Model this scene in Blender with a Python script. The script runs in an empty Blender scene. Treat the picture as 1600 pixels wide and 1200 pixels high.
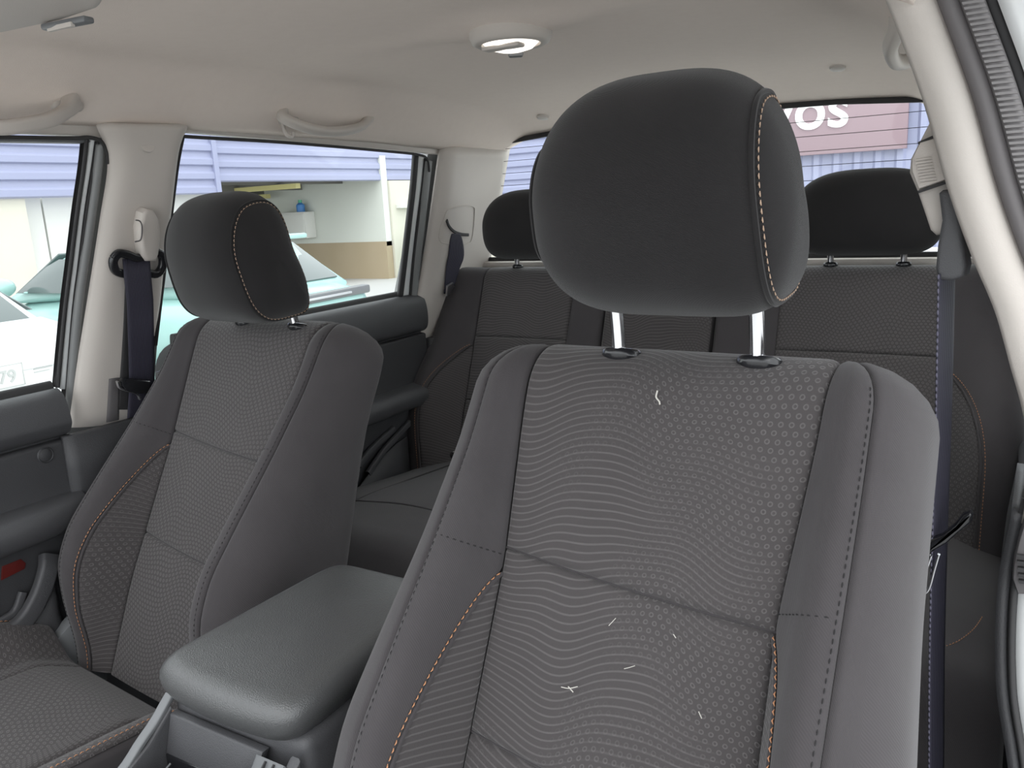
import bpy, bmesh, math, random
import numpy as np
from mathutils import Vector, Matrix

random.seed(7)
scene = bpy.context.scene
COL = scene.collection

# ------------------------------------------------------------------ camera
# car axes: +X = driver side, +Y = towards the tailgate, +Z = up, ground at z = 0
FPX, YAW, PITCH, ROLL = 1275.0, 0.545, 0.219, -0.0523
CAM = np.array([0.6316, 0.0, 1.58])
FW = np.array([-math.sin(YAW) * math.cos(PITCH), math.cos(YAW) * math.cos(PITCH), -math.sin(PITCH)])
_r = np.array([math.cos(YAW), math.sin(YAW), 0.0])
_u = np.cross(_r, FW)
RT = _r * math.cos(ROLL) + _u * math.sin(ROLL)
UP = _u * math.cos(ROLL) - _r * math.sin(ROLL)
cd = bpy.data.cameras.new('camera')
cd.sensor_fit = 'HORIZONTAL'
cd.sensor_width = 36.0
cd.lens = 36.0 * FPX / 1600.0
cd.clip_start = 0.02
cd.clip_end = 300
cam = bpy.data.objects.new('camera', cd)
COL.objects.link(cam)
m = Matrix.Identity(4)
for i in range(3):
    m[i][0], m[i][1], m[i][2], m[i][3] = RT[i], UP[i], -FW[i], CAM[i]
cam.matrix_world = m
scene.camera = cam

# ------------------------------------------------------------------ world, light, exposure
w = bpy.data.worlds.new('overcast_sky')
scene.world = w
w.use_nodes = True
nt = w.node_tree
bg = nt.nodes['Background']
bg.inputs[0].default_value = (0.93, 0.97, 1.0, 1)
bg.inputs[1].default_value = 1.0
sd = bpy.data.lights.new('veiled_sun_offscreen', 'SUN')
sd.energy = 0.25
sd.angle = math.radians(40)
sd.color = (1.0, 0.97, 0.93)
so = bpy.data.objects.new('veiled_sun_offscreen', sd)
COL.objects.link(so)
so.rotation_euler = Vector((-0.42, 0.50, -0.76)).to_track_quat('-Z', 'Y').to_euler()
vs = scene.view_settings
vs.view_transform = 'Standard'
vs.look = 'None'
vs.gamma = 1
vs.use_curve_mapping = False
vs.exposure = 1.62

# ------------------------------------------------------------------ pixel -> place
def ray(px, py):
    return FW + RT * (px - 800) / FPX - UP * (py - 600) / FPX
def hit(px, py, n, k):
    d = ray(px, py); n = np.asarray(n, float)
    return CAM + d * ((k - n @ CAM) / (n @ d))
def PX(px, py, x): return hit(px, py, (1, 0, 0), x)
def PY(px, py, y): return hit(px, py, (0, 1, 0), y)
def PZ(px, py, z): return hit(px, py, (0, 0, 1), z)
SX0, SK = -0.685, 0.27                      # leaning side of the cabin (passenger side)
def PS(px, py, off=0.0):
    return hit(px, py, (1, 0, -SK), SX0 + off - SK * 1.35)
def sx(z): return SX0 + SK * (z - 1.35)

# ------------------------------------------------------------------ materials
MATS = {}
def nn(t, kind, **kw):
    n = t.nodes.new(kind)
    for k, v in kw.items(): setattr(n, k, v)
    return n
def mth(t, op, a, b=None, c=None):
    n = t.nodes.new('ShaderNodeMath'); n.operation = op
    for i, v in enumerate((a, b, c)):
        if v is None: continue
        if isinstance(v, (int, float)): n.inputs[i].default_value = v
        else: t.links.new(v, n.inputs[i])
    return n.outputs[0]
def mix(t, fac, a, b):
    n = t.nodes.new('ShaderNodeMix'); n.data_type = 'RGBA'
    for sock, v in ((n.inputs[0], fac), (n.inputs[6], a), (n.inputs[7], b)):
        if isinstance(v, (int, float)): sock.default_value = v
        elif isinstance(v, tuple): sock.default_value = (*v, 1)
        else: t.links.new(v, sock)
    return n.outputs[2]
def base(name, col, rough=0.6, metal=0.0, spec=0.5, sheen=0.0):
    m = bpy.data.materials.new(name); m.use_nodes = True
    b = m.node_tree.nodes['Principled BSDF']
    b.inputs['Base Color'].default_value = (*col, 1)
    b.inputs['Roughness'].default_value = rough
    b.inputs['Metallic'].default_value = metal
    b.inputs['Specular IOR Level'].default_value = spec
    if sheen: 
        b.inputs['Sheen Weight'].default_value = sheen
        b.inputs['Sheen Roughness'].default_value = 0.5
    MATS[name] = m
    return m, m.node_tree, b
def bump(t, b, h, strength, dist):
    n = t.nodes.new('ShaderNodeBump'); n.inputs['Strength'].default_value = strength
    n.inputs['Distance'].default_value = dist
    t.links.new(h, n.inputs['Height']); t.links.new(n.outputs[0], b.inputs['Normal'])
def noisy(name, col, col2, scale, rough=0.6, bstr=0.0, bdist=0.001, bscale=None, metal=0.0, spec=0.5, detail=3, sheen=0.0):
    m, t, b = base(name, col, rough, metal, spec, sheen)
    tc = nn(t, 'ShaderNodeTexCoord')
    n = nn(t, 'ShaderNodeTexNoise'); n.inputs['Scale'].default_value = scale; n.inputs['Detail'].default_value = detail
    t.links.new(tc.outputs['Object'], n.inputs['Vector'])
    t.links.new(mix(t, n.outputs[0], col, col2), b.inputs['Base Color'])
    if bstr:
        n2 = nn(t, 'ShaderNodeTexNoise'); n2.inputs['Scale'].default_value = bscale or scale; n2.inputs['Detail'].default_value = 2
        t.links.new(tc.outputs['Object'], n2.inputs['Vector'])
        bump(t, b, n2.outputs[0], bstr, bdist)
    return m
def grain(name, col, rough, scale, bstr, bdist, spec=0.5):
    m, t, b = base(name, col, rough, 0, spec)
    tc = nn(t, 'ShaderNodeTexCoord')
    v = nn(t, 'ShaderNodeTexVoronoi'); v.inputs['Scale'].default_value = scale; v.feature = 'F1'
    t.links.new(tc.outputs['Object'], v.inputs['Vector'])
    bump(t, b, v.outputs['Distance'], bstr, bdist)
    return m
def weave(name, col, col2, spec=0.2, pitch=0.0016):
    m, t, b = base(name, col, 0.92, 0, spec, 0.15)
    tc = nn(t, 'ShaderNodeTexCoord')
    n = nn(t, 'ShaderNodeTexNoise'); n.inputs['Scale'].default_value = 18; n.inputs['Detail'].default_value = 5
    t.links.new(tc.outputs['Object'], n.inputs['Vector'])
    c = mix(t, n.outputs[0], col, col2)
    wv = nn(t, 'ShaderNodeTexWave'); wv.wave_type = 'BANDS'; wv.bands_direction = 'DIAGONAL'
    wv.inputs['Scale'].default_value = 260.0; wv.inputs['Distortion'].default_value = 0.6; wv.inputs['Detail'].default_value = 1
    t.links.new(tc.outputs['UV'], wv.inputs['Vector'])
    k = mth(t, 'MULTIPLY', wv.outputs['Fac'], 0.16)
    t.links.new(mix(t, k, c, (col2[0] * 1.5, col2[1] * 1.5, col2[2] * 1.5)), b.inputs['Base Color'])
    bump(t, b, wv.outputs['Fac'], 0.35, 0.0005)
    return m
def ringcloth(name, col, hi):
    """seat insert cloth: rows of little embossed rings that run into wavy ribs (UV in metres)"""
    m, t, b = base(name, col, 0.88, 0, 0.25, 0.15)
    uv = nn(t, 'ShaderNodeTexCoord').outputs['UV']
    sp = nn(t, 'ShaderNodeSeparateXYZ'); t.links.new(uv, sp.inputs[0])
    U, V = sp.outputs[0], sp.outputs[1]
    wav = mth(t, 'MULTIPLY', mth(t, 'SINE', mth(t, 'ADD', mth(t, 'MULTIPLY', U, 26.0), mth(t, 'MULTIPLY', V, 9.0))), 0.011)
    wav2 = mth(t, 'ADD', mth(t, 'MULTIPLY', mth(t, 'SINE', mth(t, 'MULTIPLY', U, 95.0)), 0.0012), mth(t, 'MULTIPLY', mth(t, 'SINE', mth(t, 'ADD', mth(t, 'MULTIPLY', U, 52.0), mth(t, 'MULTIPLY', V, -14.0))), 0.0042))
    Y = mth(t, 'DIVIDE', mth(t, 'ADD', mth(t, 'ADD', V, wav), wav2), 0.0068)
    row = mth(t, 'FLOOR', Y)
    fy = mth(t, 'SUBTRACT', mth(t, 'FRACT', Y), 0.5)
    X = mth(t, 'ADD', mth(t, 'DIVIDE', U, 0.0082), mth(t, 'MULTIPLY', mth(t, 'FLOORED_MODULO', row, 2.0), 0.5))
    fx = mth(t, 'SUBTRACT', mth(t, 'FRACT', X), 0.5)
    d = mth(t, 'SQRT', mth(t, 'ADD', mth(t, 'POWER', mth(t, 'MULTIPLY', fx, 1.2), 2.0), mth(t, 'POWER', fy, 2.0)))
    ring = nn(t, 'ShaderNodeMapRange'); ring.interpolation_type = 'SMOOTHSTEP'
    t.links.new(mth(t, 'ABSOLUTE', mth(t, 'SUBTRACT', d, 0.25)), ring.inputs[0])
    for i, v in ((1, 0.02), (2, 0.13), (3, 1.0), (4, 0.0)): ring.inputs[i].default_value = v
    rib = nn(t, 'ShaderNodeMapRange'); rib.interpolation_type = 'SMOOTHSTEP'
    t.links.new(mth(t, 'ABSOLUTE', mth(t, 'ADD', fy, 0.22)), rib.inputs[0])
    for i, v in ((1, 0.03), (2, 0.20), (3, 1.0), (4, 0.0)): rib.inputs[i].default_value = v
    n = nn(t, 'ShaderNodeTexNoise'); n.inputs['Scale'].default_value = 9; n.inputs['Detail'].default_value = 1
    t.links.new(uv, n.inputs['Vector'])
    f0 = nn(t, 'ShaderNodeMapRange')
    t.links.new(mth(t, 'ADD', n.outputs[0], mth(t, 'MULTIPLY', U, 1.3)), f0.inputs[0])
    for i, v in ((1, 0.40), (2, 0.66), (3, 0.0), (4, 1.0)): f0.inputs[i].default_value = v
    h = nn(t, 'ShaderNodeMix'); h.data_type = 'FLOAT'
    t.links.new(f0.outputs[0], h.inputs[0]); t.links.new(mth(t, 'MULTIPLY', rib.outputs[0], 0.8), h.inputs[2]); t.links.new(ring.outputs[0], h.inputs[3])
    n2 = nn(t, 'ShaderNodeTexNoise'); n2.inputs['Scale'].default_value = 900; t.links.new(uv, n2.inputs['Vector'])
    hh = mth(t, 'ADD', h.outputs[0], mth(t, 'MULTIPLY', n2.outputs[0], 0.35))
    n3 = nn(t, 'ShaderNodeTexNoise'); n3.inputs['Scale'].default_value = 14; n3.inputs['Detail'].default_value = 4; t.links.new(uv, n3.inputs['Vector'])
    c = mix(t, mth(t, 'MULTIPLY', n3.outputs[0], 0.5), col, tuple(x * 1.35 for x in col))
    t.links.new(mix(t, mth(t, 'MULTIPLY', h.outputs[0], 0.55), c, hi), b.inputs['Base Color'])
    bump(t, b, hh, 0.55, 0.0012)
    return m

ringcloth('ring_cloth', (0.049, 0.044, 0.0445), (0.140, 0.131, 0.130))
weave('plain_cloth', (0.041, 0.0370, 0.0390), (0.054, 0.0492, 0.0515))
weave('headrest_cloth', (0.0100, 0.0092, 0.0096), (0.0150, 0.0138, 0.0143))
noisy('headliner', (0.71, 0.625, 0.565), (0.75, 0.665, 0.605), 60, 0.95, 0.25, 0.001, 700, spec=0.1)
grain('beige_plastic', (0.50, 0.46, 0.425), 0.55, 900, 0.25, 0.0005, 0.35)
grain('grey_beige_plastic', (0.50, 0.46, 0.425), 0.55, 900, 0.2, 0.0004, 0.35)
grain('dark_plastic', (0.060, 0.060, 0.064), 0.5, 800, 0.35, 0.0006, 0.4)
grain('door_plastic', (0.044, 0.044, 0.047), 0.52, 700, 0.3, 0.0006, 0.4)
grain('lid_vinyl', (0.070, 0.071, 0.072), 0.34, 750, 0.5, 0.0006, 0.55)
base('gloss_black', (0.014, 0.014, 0.016), 0.22)
grain('rubber', (0.035, 0.034, 0.035), 0.7, 300, 0.15, 0.0006, 0.3)
grain('grey_rubber', (0.115, 0.108, 0.110), 0.75, 300, 0.15, 0.0006, 0.3)
base('satin_silver', (0.55, 0.56, 0.57), 0.38, 0.6)
base('grey_trim', (0.13, 0.135, 0.14), 0.45)
base('pale_frame', (0.66, 0.68, 0.68), 0.35)
base('weatherstrip', (0.20, 0.205, 0.205), 0.5)
base('seal_smooth', (0.115, 0.106, 0.108), 0.65)
base('seal_rib', (0.20, 0.19, 0.19), 0.7)
base('chrome', (0.66, 0.66, 0.68), 0.12, 1.0)
base('steel', (0.55, 0.55, 0.57), 0.28, 1.0)
base('white_paint', (0.70, 0.71, 0.71), 0.25)
base('teal_paint', (0.36, 0.56, 0.53), 0.2)
base('red_lens', (0.10, 0.012, 0.010), 0.25)
base('stitch_orange', (0.42, 0.20, 0.10), 0.7)
base('stitch_pale', (0.36, 0.25, 0.18), 0.7)
base('stitch_dark', (0.012, 0.011, 0.012), 0.8)
base('lint', (0.50, 0.48, 0.44), 0.9)
noisy('carpet', (0.018, 0.018, 0.019), (0.035, 0.034, 0.035), 300, 0.98, 0.8, 0.004, 500, spec=0.05)
noisy('asphalt', (0.46, 0.455, 0.445), (0.54, 0.535, 0.52), 30, 0.9, 0.3, 0.005, 200)
noisy('cream_wall', (0.56, 0.535, 0.45), (0.62, 0.595, 0.52), 1.2, 0.9)
noisy('white_wall', (0.64, 0.64, 0.61), (0.70, 0.70, 0.67), 1.0, 0.9)
noisy('grey_green_wall', (0.60, 0.62, 0.57), (0.67, 0.69, 0.64), 1.0, 0.9)
noisy('brown_wall', (0.36, 0.29, 0.19), (0.42, 0.34, 0.24), 1.5, 0.9)
base('blue_siding', (0.295, 0.31, 0.44), 0.45)
base('sign_mauve', (0.27, 0.19, 0.215), 0.4)
base('sign_white', (0.95, 0.95, 0.95), 0.4)
base('shed_roof', (0.16, 0.155, 0.14), 0.7)
base('green_plastic', (0.10, 0.42, 0.26), 0.4)
base('blue_plastic', (0.06, 0.22, 0.55), 0.4)
base('print_grey', (0.42, 0.43, 0.42), 0.6)
base('yellow_metal', (0.62, 0.56, 0.25), 0.5)
m, t, b = base('lamp_lens', (0.95, 0.93, 0.88), 0.3)
b.inputs['Emission Color'].default_value = (1.0, 0.93, 0.84, 1); b.inputs['Emission Strength'].default_value = 0.45
# webbing: fine lengthwise ribs
m, t, b = base('webbing', (0.030, 0.029, 0.050), 0.6, 0, 0.3)
tc = nn(t, 'ShaderNodeTexCoord'); wv = nn(t, 'ShaderNodeTexWave'); wv.bands_direction = 'X'; wv.inputs['Scale'].default_value = 55
t.links.new(tc.outputs['UV'], wv.inputs['Vector'])
t.links.new(mix(t, wv.outputs['Fac'], (0.021, 0.020, 0.030), (0.056, 0.053, 0.078)), b.inputs['Base Color'])
bump(t, b, wv.outputs['Fac'], 0.5, 0.0008)
m, t, b = base('belt_edge', (0.12, 0.115, 0.16), 0.7)
# thin window glass
def glass(name, tint, refl):
    m = bpy.data.materials.new(name); m.use_nodes = True; t = m.node_tree
    t.nodes.remove(t.nodes['Principled BSDF'])
    tr = nn(t, 'ShaderNodeBsdfTransparent'); tr.inputs[0].default_value = (*tint, 1)
    gl = nn(t, 'ShaderNodeBsdfGlossy'); gl.inputs['Roughness'].default_value = 0.02
    lw = nn(t, 'ShaderNodeLayerWeight'); lw.inputs[0].default_value = 0.5
    fr = mth(t, 'ADD', mth(t, 'MULTIPLY', mth(t, 'POWER', lw.outputs['Facing'], 5.0), 0.5), refl)
    mx = nn(t, 'ShaderNodeMixShader')
    t.links.new(fr, mx.inputs[0]); t.links.new(tr.outputs[0], mx.inputs[1]); t.links.new(gl.outputs[0], mx.inputs[2])
    t.links.new(mx.outputs[0], t.nodes['Material Output'].inputs[0]); MATS[name] = m
glass('window_glass', (0.96, 0.975, 0.965), 0.02)
base('car_glass', (0.10, 0.12, 0.12), 0.05)

# ------------------------------------------------------------------ object helpers
def tag(o, label, cat, group=None):
    o['label'] = label; o['category'] = cat
    if group: o['group'] = group
    return o
def thing(name, label, cat, loc=(0, 0, 0), group=None):
    o = bpy.data.objects.new(name, None); COL.objects.link(o); o.location = loc
    o.empty_display_size = 0.05
    return tag(o, label, cat, group)
def struct(o):
    o['kind'] = 'structure'; return o
def sroot(name, loc=(0, 0, 0)):
    o = bpy.data.objects.new(name, None); COL.objects.link(o); o.location = loc; o.empty_display_size = 0.05
    return struct(o)
def wloc(o):
    v = Vector(o.location)
    while o.parent: o = o.parent; v += Vector(o.location)
    return v
def link(name, me, mat, parent=None):
    """mesh in world coordinates -> object; parents only translate"""
    me.materials.append(MATS[mat])
    o = bpy.data.objects.new(name, me); COL.objects.link(o)
    if parent:
        o.parent = parent
        if me.users == 1:
            me.transform(Matrix.Translation(-wloc(parent)))
    return o
def mesh(name, vs_, fs, mat, parent=None, smooth=True, uvs=None):
    me = bpy.data.meshes.new(name)
    me.from_pydata([tuple(float(c) for c in v) for v in vs_], [], fs)
    if uvs is not None:
        l = me.uv_layers.new(name='UVMap')
        for lp in me.loops: l.data[lp.index].uv = uvs[lp.vertex_index]
    if smooth: me.polygons.foreach_set('use_smooth', [True] * len(me.polygons))
    me.update()
    return link(name, me, mat, parent)
def from_bm(name, bm, mat, parent=None, smooth=True, angle=None):
    bmesh.ops.recalc_face_normals(bm, faces=bm.faces)
    me = bpy.data.meshes.new(name); bm.to_mesh(me); bm.free()
    if smooth:
        me.polygons.foreach_set('use_smooth', [True] * len(me.polygons))
        me.set_sharp_from_angle(angle=math.radians(angle or 40))
    return link(name, me, mat, parent)
def gridfaces(na, nb, wrap_a=False, wrap_b=False, flip=False):
    f = []
    for i in range(na if wrap_a else na - 1):
        for j in range(nb if wrap_b else nb - 1):
            a, b_, c, d = i * nb + j, ((i + 1) % na) * nb + j, ((i + 1) % na) * nb + (j + 1) % nb, i * nb + (j + 1) % nb
            f.append((a, d, c, b_) if flip else (a, b_, c, d))
    return f
def gridmesh(name, fn, na, nb, mat, parent=None, uv=None, flip=False, wrap_a=False, wrap_b=False, thick=0.0):
    vv, uu = [], []
    for i in range(na):
        for j in range(nb):
            a = i / (na if wrap_a else na - 1); b_ = j / (nb if wrap_b else nb - 1)
            vv.append(fn(a, b_))
            if uv: uu.append(uv(a, b_))
    o = mesh(name, vv, gridfaces(na, nb, wrap_a, wrap_b, flip), mat, parent, uvs=uu or None)
    if thick:
        md = o.modifiers.new('thickness', 'SOLIDIFY'); md.thickness = abs(thick); md.offset = -1 if thick > 0 else 1
    return o
def patch(name, fn, na, nb, mat, parent, uv, edge=(1, 1, 1, 1), lift=0.0, tuck=0.005, rad=0.008, size=(0.28, 0.2), sgn=1):
    """cushion panel on the surface fn(a,b); edges sink by tuck within rad metres so that seams are grooves"""
    P = np.array([[fn(i / (na - 1), j / (nb - 1)) for j in range(nb)] for i in range(na)], float)
    da = np.gradient(P, axis=0); db = np.gradient(P, axis=1)
    N = np.cross(da, db); N /= (np.linalg.norm(N, axis=2, keepdims=True) + 1e-12); N *= sgn
    la = np.linalg.norm(np.diff(P, axis=0), axis=2); lb = np.linalg.norm(np.diff(P, axis=1), axis=2)
    ca = np.vstack([np.zeros((1, nb)), np.cumsum(la, 0)]); cb = np.hstack([np.zeros((na, 1)), np.cumsum(lb, 1)])
    D = np.full((na, nb), 1e3)
    if edge[0]: D = np.minimum(D, ca)
    if edge[1]: D = np.minimum(D, ca[-1:] - ca)
    if edge[2]: D = np.minimum(D, cb)
    if edge[3]: D = np.minimum(D, cb[:, -1:] - cb)
    q = np.clip(1 - D / rad, 0, 1)
    off = lift - tuck * (1 - np.sqrt(np.clip(1 - q ** 2, 0, 1)))
    Q = P + N * off[..., None]
    uvs = [uv(i / (na - 1), j / (nb - 1)) for i in range(na) for j in range(nb)]
    return mesh(name, Q.reshape(-1, 3), gridfaces(na, nb, flip=(sgn < 0)), mat, parent, uvs=uvs)
def nonuni(n, e=0.06, k=5):
    """0..1 parameter list mapping: dense near both ends"""
    m_ = n - 2 * k
    return [e * i / k for i in range(k)] + [e + (1 - 2 * e) * i / (m_ - 1) for i in range(m_)] + [1 - e + e * (i + 1) / k for i in range(k)]
def crom(pts, n, closed=False):
    P = [np.asarray(p, float) for p in pts]; out = []
    L = len(P)
    segs = L if closed else L - 1
    for s in range(segs):
        p0 = P[(s - 1) % L] if closed or s > 0 else 2 * P[0] - P[1]
        p1, p2 = P[s % L], P[(s + 1) % L]
        p3 = P[(s + 2) % L] if closed or s + 2 < L else 2 * P[-1] - P[-2]
        for i in range(n):
            t_ = i / n
            out.append(0.5 * ((2 * p1) + (-p0 + p2) * t_ + (2 * p0 - 5 * p1 + 4 * p2 - p3) * t_ ** 2 + (-p0 + 3 * p1 - 3 * p2 + p3) * t_ ** 3))
    if not closed: out.append(P[-1])
    return out
def frames(path, up=None):
    P = [np.asarray(p, float) for p in path]; n = len(P); fr = []
    prev = None
    for i in range(n):
        t_ = P[min(i + 1, n - 1)] - P[max(i - 1, 0)]; t_ /= np.linalg.norm(t_) + 1e-12
        if up is not None: a = np.asarray(up, float)
        elif prev is None: a = np.array([0, 0, 1.0]) if abs(t_[2]) < 0.9 else np.array([1.0, 0, 0])
        else: a = prev
        a = a - t_ * (a @ t_); a /= np.linalg.norm(a) + 1e-12; prev = a
        fr.append((P[i], t_, a, np.cross(t_, a)))
    return fr
def sweep(name, path, prof, mat, parent=None, up=None, closed_prof=True, cap=True, scale=None, smooth=True):
    """prof: list of (s along frame a, s along frame b)"""
    fr = frames(path, up); n = len(fr); k = len(prof); vv = []
    for i, (p, t_, a, b_) in enumerate(fr):
        sc = scale[i] if scale is not None else 1.0
        for (x, y) in prof: vv.append(p + a * x * sc + b_ * y * sc)
    fs = gridfaces(n, k, wrap_b=closed_prof)
    if cap and closed_prof: fs += [tuple(range(k)), tuple((n - 1) * k + j for j in reversed(range(k)))]
    bm = bmesh.new(); bv = [bm.verts.new(v) for v in vv]
    for f_ in fs: bm.faces.new([bv[q] for q in f_])
    return from_bm(name, bm, mat, parent, smooth, 50)
def circ(r, n=8, ry=None): return [(r * math.cos(2 * math.pi * i / n), (ry or r) * math.sin(2 * math.pi * i / n)) for i in range(n)]
def rrect(w_, h_, r, n=4):
    out = []
    for cx, cy, a0 in ((w_ / 2 - r, h_ / 2 - r, 0), (-w_ / 2 + r, h_ / 2 - r, 90), (-w_ / 2 + r, -h_ / 2 + r, 180), (w_ / 2 - r, -h_ / 2 + r, 270)):
        for i in range(n + 1):
            a = math.radians(a0 + 90 * i / n); out.append((cx + r * math.cos(a), cy + r * math.sin(a)))
    return out
def tube(name, path, r, mat, parent=None, n=8, scale=None): return sweep(name, path, circ(r, n), mat, parent, scale=scale)
def addbox(bm, c, s, rot=None, bev=0.0, seg=2):
    r = bmesh.ops.create_cube(bm, size=1.0)
    M = Matrix.Translation(Vector(c)) @ (rot.to_4x4() if rot else Matrix.Identity(4)) @ Matrix.Diagonal((*s, 1))
    bmesh.ops.transform(bm, matrix=M, verts=r['verts'])
    if bev:
        es = list({e for v in r['verts'] for e in v.link_edges})
        bmesh.ops.bevel(bm, geom=es, offset=bev, segments=seg, affect='EDGES', profile=0.5)
def box(name, c, s, mat, parent=None, rot=None, bev=0.0, seg=2):
    bm = bmesh.new(); addbox(bm, c, s, rot, bev, seg)
    return from_bm(name, bm, mat, parent)
def prism(name, outline, depth, mat, parent=None, bev=0.0, seg=2):
    """outline: 3D points (planar-ish); depth: vector"""
    bm = bmesh.new(); d = np.asarray(depth, float)
    a = [bm.verts.new(tuple(np.asarray(p, float))) for p in outline]
    b_ = [bm.verts.new(tuple(np.asarray(p, float) + d)) for p in outline]
    n = len(a)
    bm.faces.new(a); bm.faces.new(list(reversed(b_)))
    for i in range(n): bm.faces.new((a[i], b_[i], b_[(i + 1) % n], a[(i + 1) % n]))
    bmesh.ops.recalc_face_normals(bm, faces=bm.faces)
    if bev:
        es = [e for e in bm.edges if (e.verts[0] in a) == (e.verts[1] in a)]
        bmesh.ops.bevel(bm, geom=es, offset=bev, segments=seg, affect='EDGES', profile=0.5)
    return from_bm(name, bm, mat, parent)
def lathe(name, prof, c, axis, mat, parent=None, n=32, sx_=1.0, sy_=1.0, xdir=None):
    """prof: (radius, height) along axis"""
    ax = Vector(axis).normalized(); x = Vector(xdir) if xdir else ax.orthogonal(); x = (x - ax * x.dot(ax)).normalized(); y = ax.cross(x)
    vv = []
    for (r, h) in prof:
        for i in range(n):
            a = 2 * math.pi * i / n
            vv.append(Vector(c) + x * r * sx_ * math.cos(a) + y * r * sy_ * math.sin(a) + ax * h)
    fs = gridfaces(len(prof), n, wrap_b=True)
    bm = bmesh.new(); bv = [bm.verts.new(v) for v in vv]
    for f_ in fs: bm.faces.new([bv[q] for q in f_])
    for row in (0, len(prof) - 1):
        if prof[row][0] > 1e-6: bm.faces.new([bv[row * n + i] for i in range(n)])
    bmesh.ops.remove_doubles(bm, verts=bm.verts, dist=1e-6)
    return from_bm(name, bm, mat, parent)
def stitches(name, pts, nrm, mat, parent, length=0.0045, gap=0.0022, r=0.0008):
    """row of thread dashes along a polyline, one mesh"""
    P = [np.asarray(p, float) for p in pts]; N = [np.asarray(q, float) for q in nrm]
    L = [0.0]
    for i in range(1, len(P)): L.append(L[-1] + np.linalg.norm(P[i] - P[i - 1]))
    def at(s):
        i = max(0, min(len(P) - 2, int(np.searchsorted(L, s)) - 1)); f_ = (s - L[i]) / max(1e-9, L[i + 1] - L[i])
        return P[i] + (P[i + 1] - P[i]) * f_, N[i]
    vv, fs = [], []
    s = 0.0
    while s + length < L[-1]:
        a, n1 = at(s); c, n2 = at(s + length); t_ = c - a; t_ /= np.linalg.norm(t_) + 1e-12; sd_ = np.cross(t_, n1)
        mid = (a + c) / 2; k = len(vv)
        ring = []
        for (pp, rr, lift) in ((a, 0.5, -0.0004), (mid, 1.0, 0.0006), (c, 0.5, -0.0004)):
            for (x, y) in ((-1, 0), (0, 1), (1, 0), (0, -1)):
                vv.append(pp + sd_ * x * r * rr + n1 * (y * r * rr + lift))
        for q in range(2):
            for j in range(4):
                fs.append((k + q * 4 + j, k + q * 4 + (j + 1) % 4, k + q * 4 + 4 + (j + 1) % 4, k + q * 4 + 4 + j))
        s += length + gap
    return mesh(name, vv, fs, mat, parent)
def lerp(a, b_, t_): return a + (b_ - a) * t_
def sstep(a, b_, x):
    t_ = min(1, max(0, (x - a) / (b_ - a))); return t_ * t_ * (3 - 2 * t_)
def table(xs, ys):
    def f_(x): return float(np.interp(x, xs, ys))
    return f_
def smoothtable(xs, ys):
    """smooth interpolation through a table (monotone-ish, by averaging)"""
    g = np.linspace(xs[0], xs[-1], 400); v = np.interp(g, xs, ys)
    k = 25
    vp = np.concatenate([np.full(k, v[0]), v, np.full(k, v[-1])]); ker = np.hanning(2 * k + 1); ker /= ker.sum()
    v = np.convolve(vp, ker, 'valid')
    def f_(x): return float(np.interp(x, g, v))
    return f_

# ================================================================== CABIN SHELL
# ---- ceiling (headliner)
zc_ = smoothtable([-0.30, -0.05, 0.35, 1.1, 1.5, 1.75, 1.90, 1.99], [1.775, 1.800, 1.815, 1.832, 1.830, 1.815, 1.785, 1.752])
ze_ = smoothtable([-0.30, 0.0, 0.6, 1.0, 1.5, 1.75, 1.99], [1.700, 1.715, 1.722, 1.728, 1.722, 1.712, 1.705])
XE = 0.592
def roof(x, y):
    s = abs(x) / XE
    zc, ze = zc_(y), ze_(y)
    edge = sstep(0.76, 1.03, s)
    z = zc - 0.022 * s * s
    z = lerp(z, ze, edge ** 1.1)
    # raised island that carries the dome lamp
    dx, dy = x / 0.12, (y - 1.085) / 0.085
    z -= 0.012 * math.exp(-(dx * dx + dy * dy) ** 2)
    dx = x / 0.30; dy = (y - 1.085) / 0.04
    z -= 0.006 * math.exp(-(dx * dx + dy * dy))
    return z
def roofpt(a, b_):
    y = lerp(0.16, 1.985, b_); e = 2 * a - 1
    xe = XE * (1 - 0.02 * sstep(1.6, 2.0, y))
    xx = e * xe
    if xx > 0: xx *= lerp(1.0, 0.93, sstep(0.2, 1.0, e))
    yy = y - 0.0 * e * e
    return (xx, yy, roof(e * xe, yy))
ceil = gridmesh('ceiling', roofpt, 81, 91, 'headliner', thick=-0.012)
struct(ceil)
for q in ((848, 182), (1309, 104)):
    best = None
    for z in np.linspace(1.74, 1.83, 181):
        p = PZ(q[0], q[1], z); e = abs(roof(p[0], p[1]) - z)
        if best is None or e < best[0]: best = (e, p)
    p = best[1]
    k = lathe('headliner_clip', [(0.0001, -0.007), (0.009, -0.007), (0.014, -0.005), (0.0155, 0.0), (0.0155, 0.006)], p, (0, 0.25, 1), 'grey_beige_plastic', ceil, 20)
# ---- floor
bm = bmesh.new()
addbox(bm, (0, 0.75, 0.54), (1.50, 2.6, 0.05))
struct(from_bm('floor', bm, 'carpet'))
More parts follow.
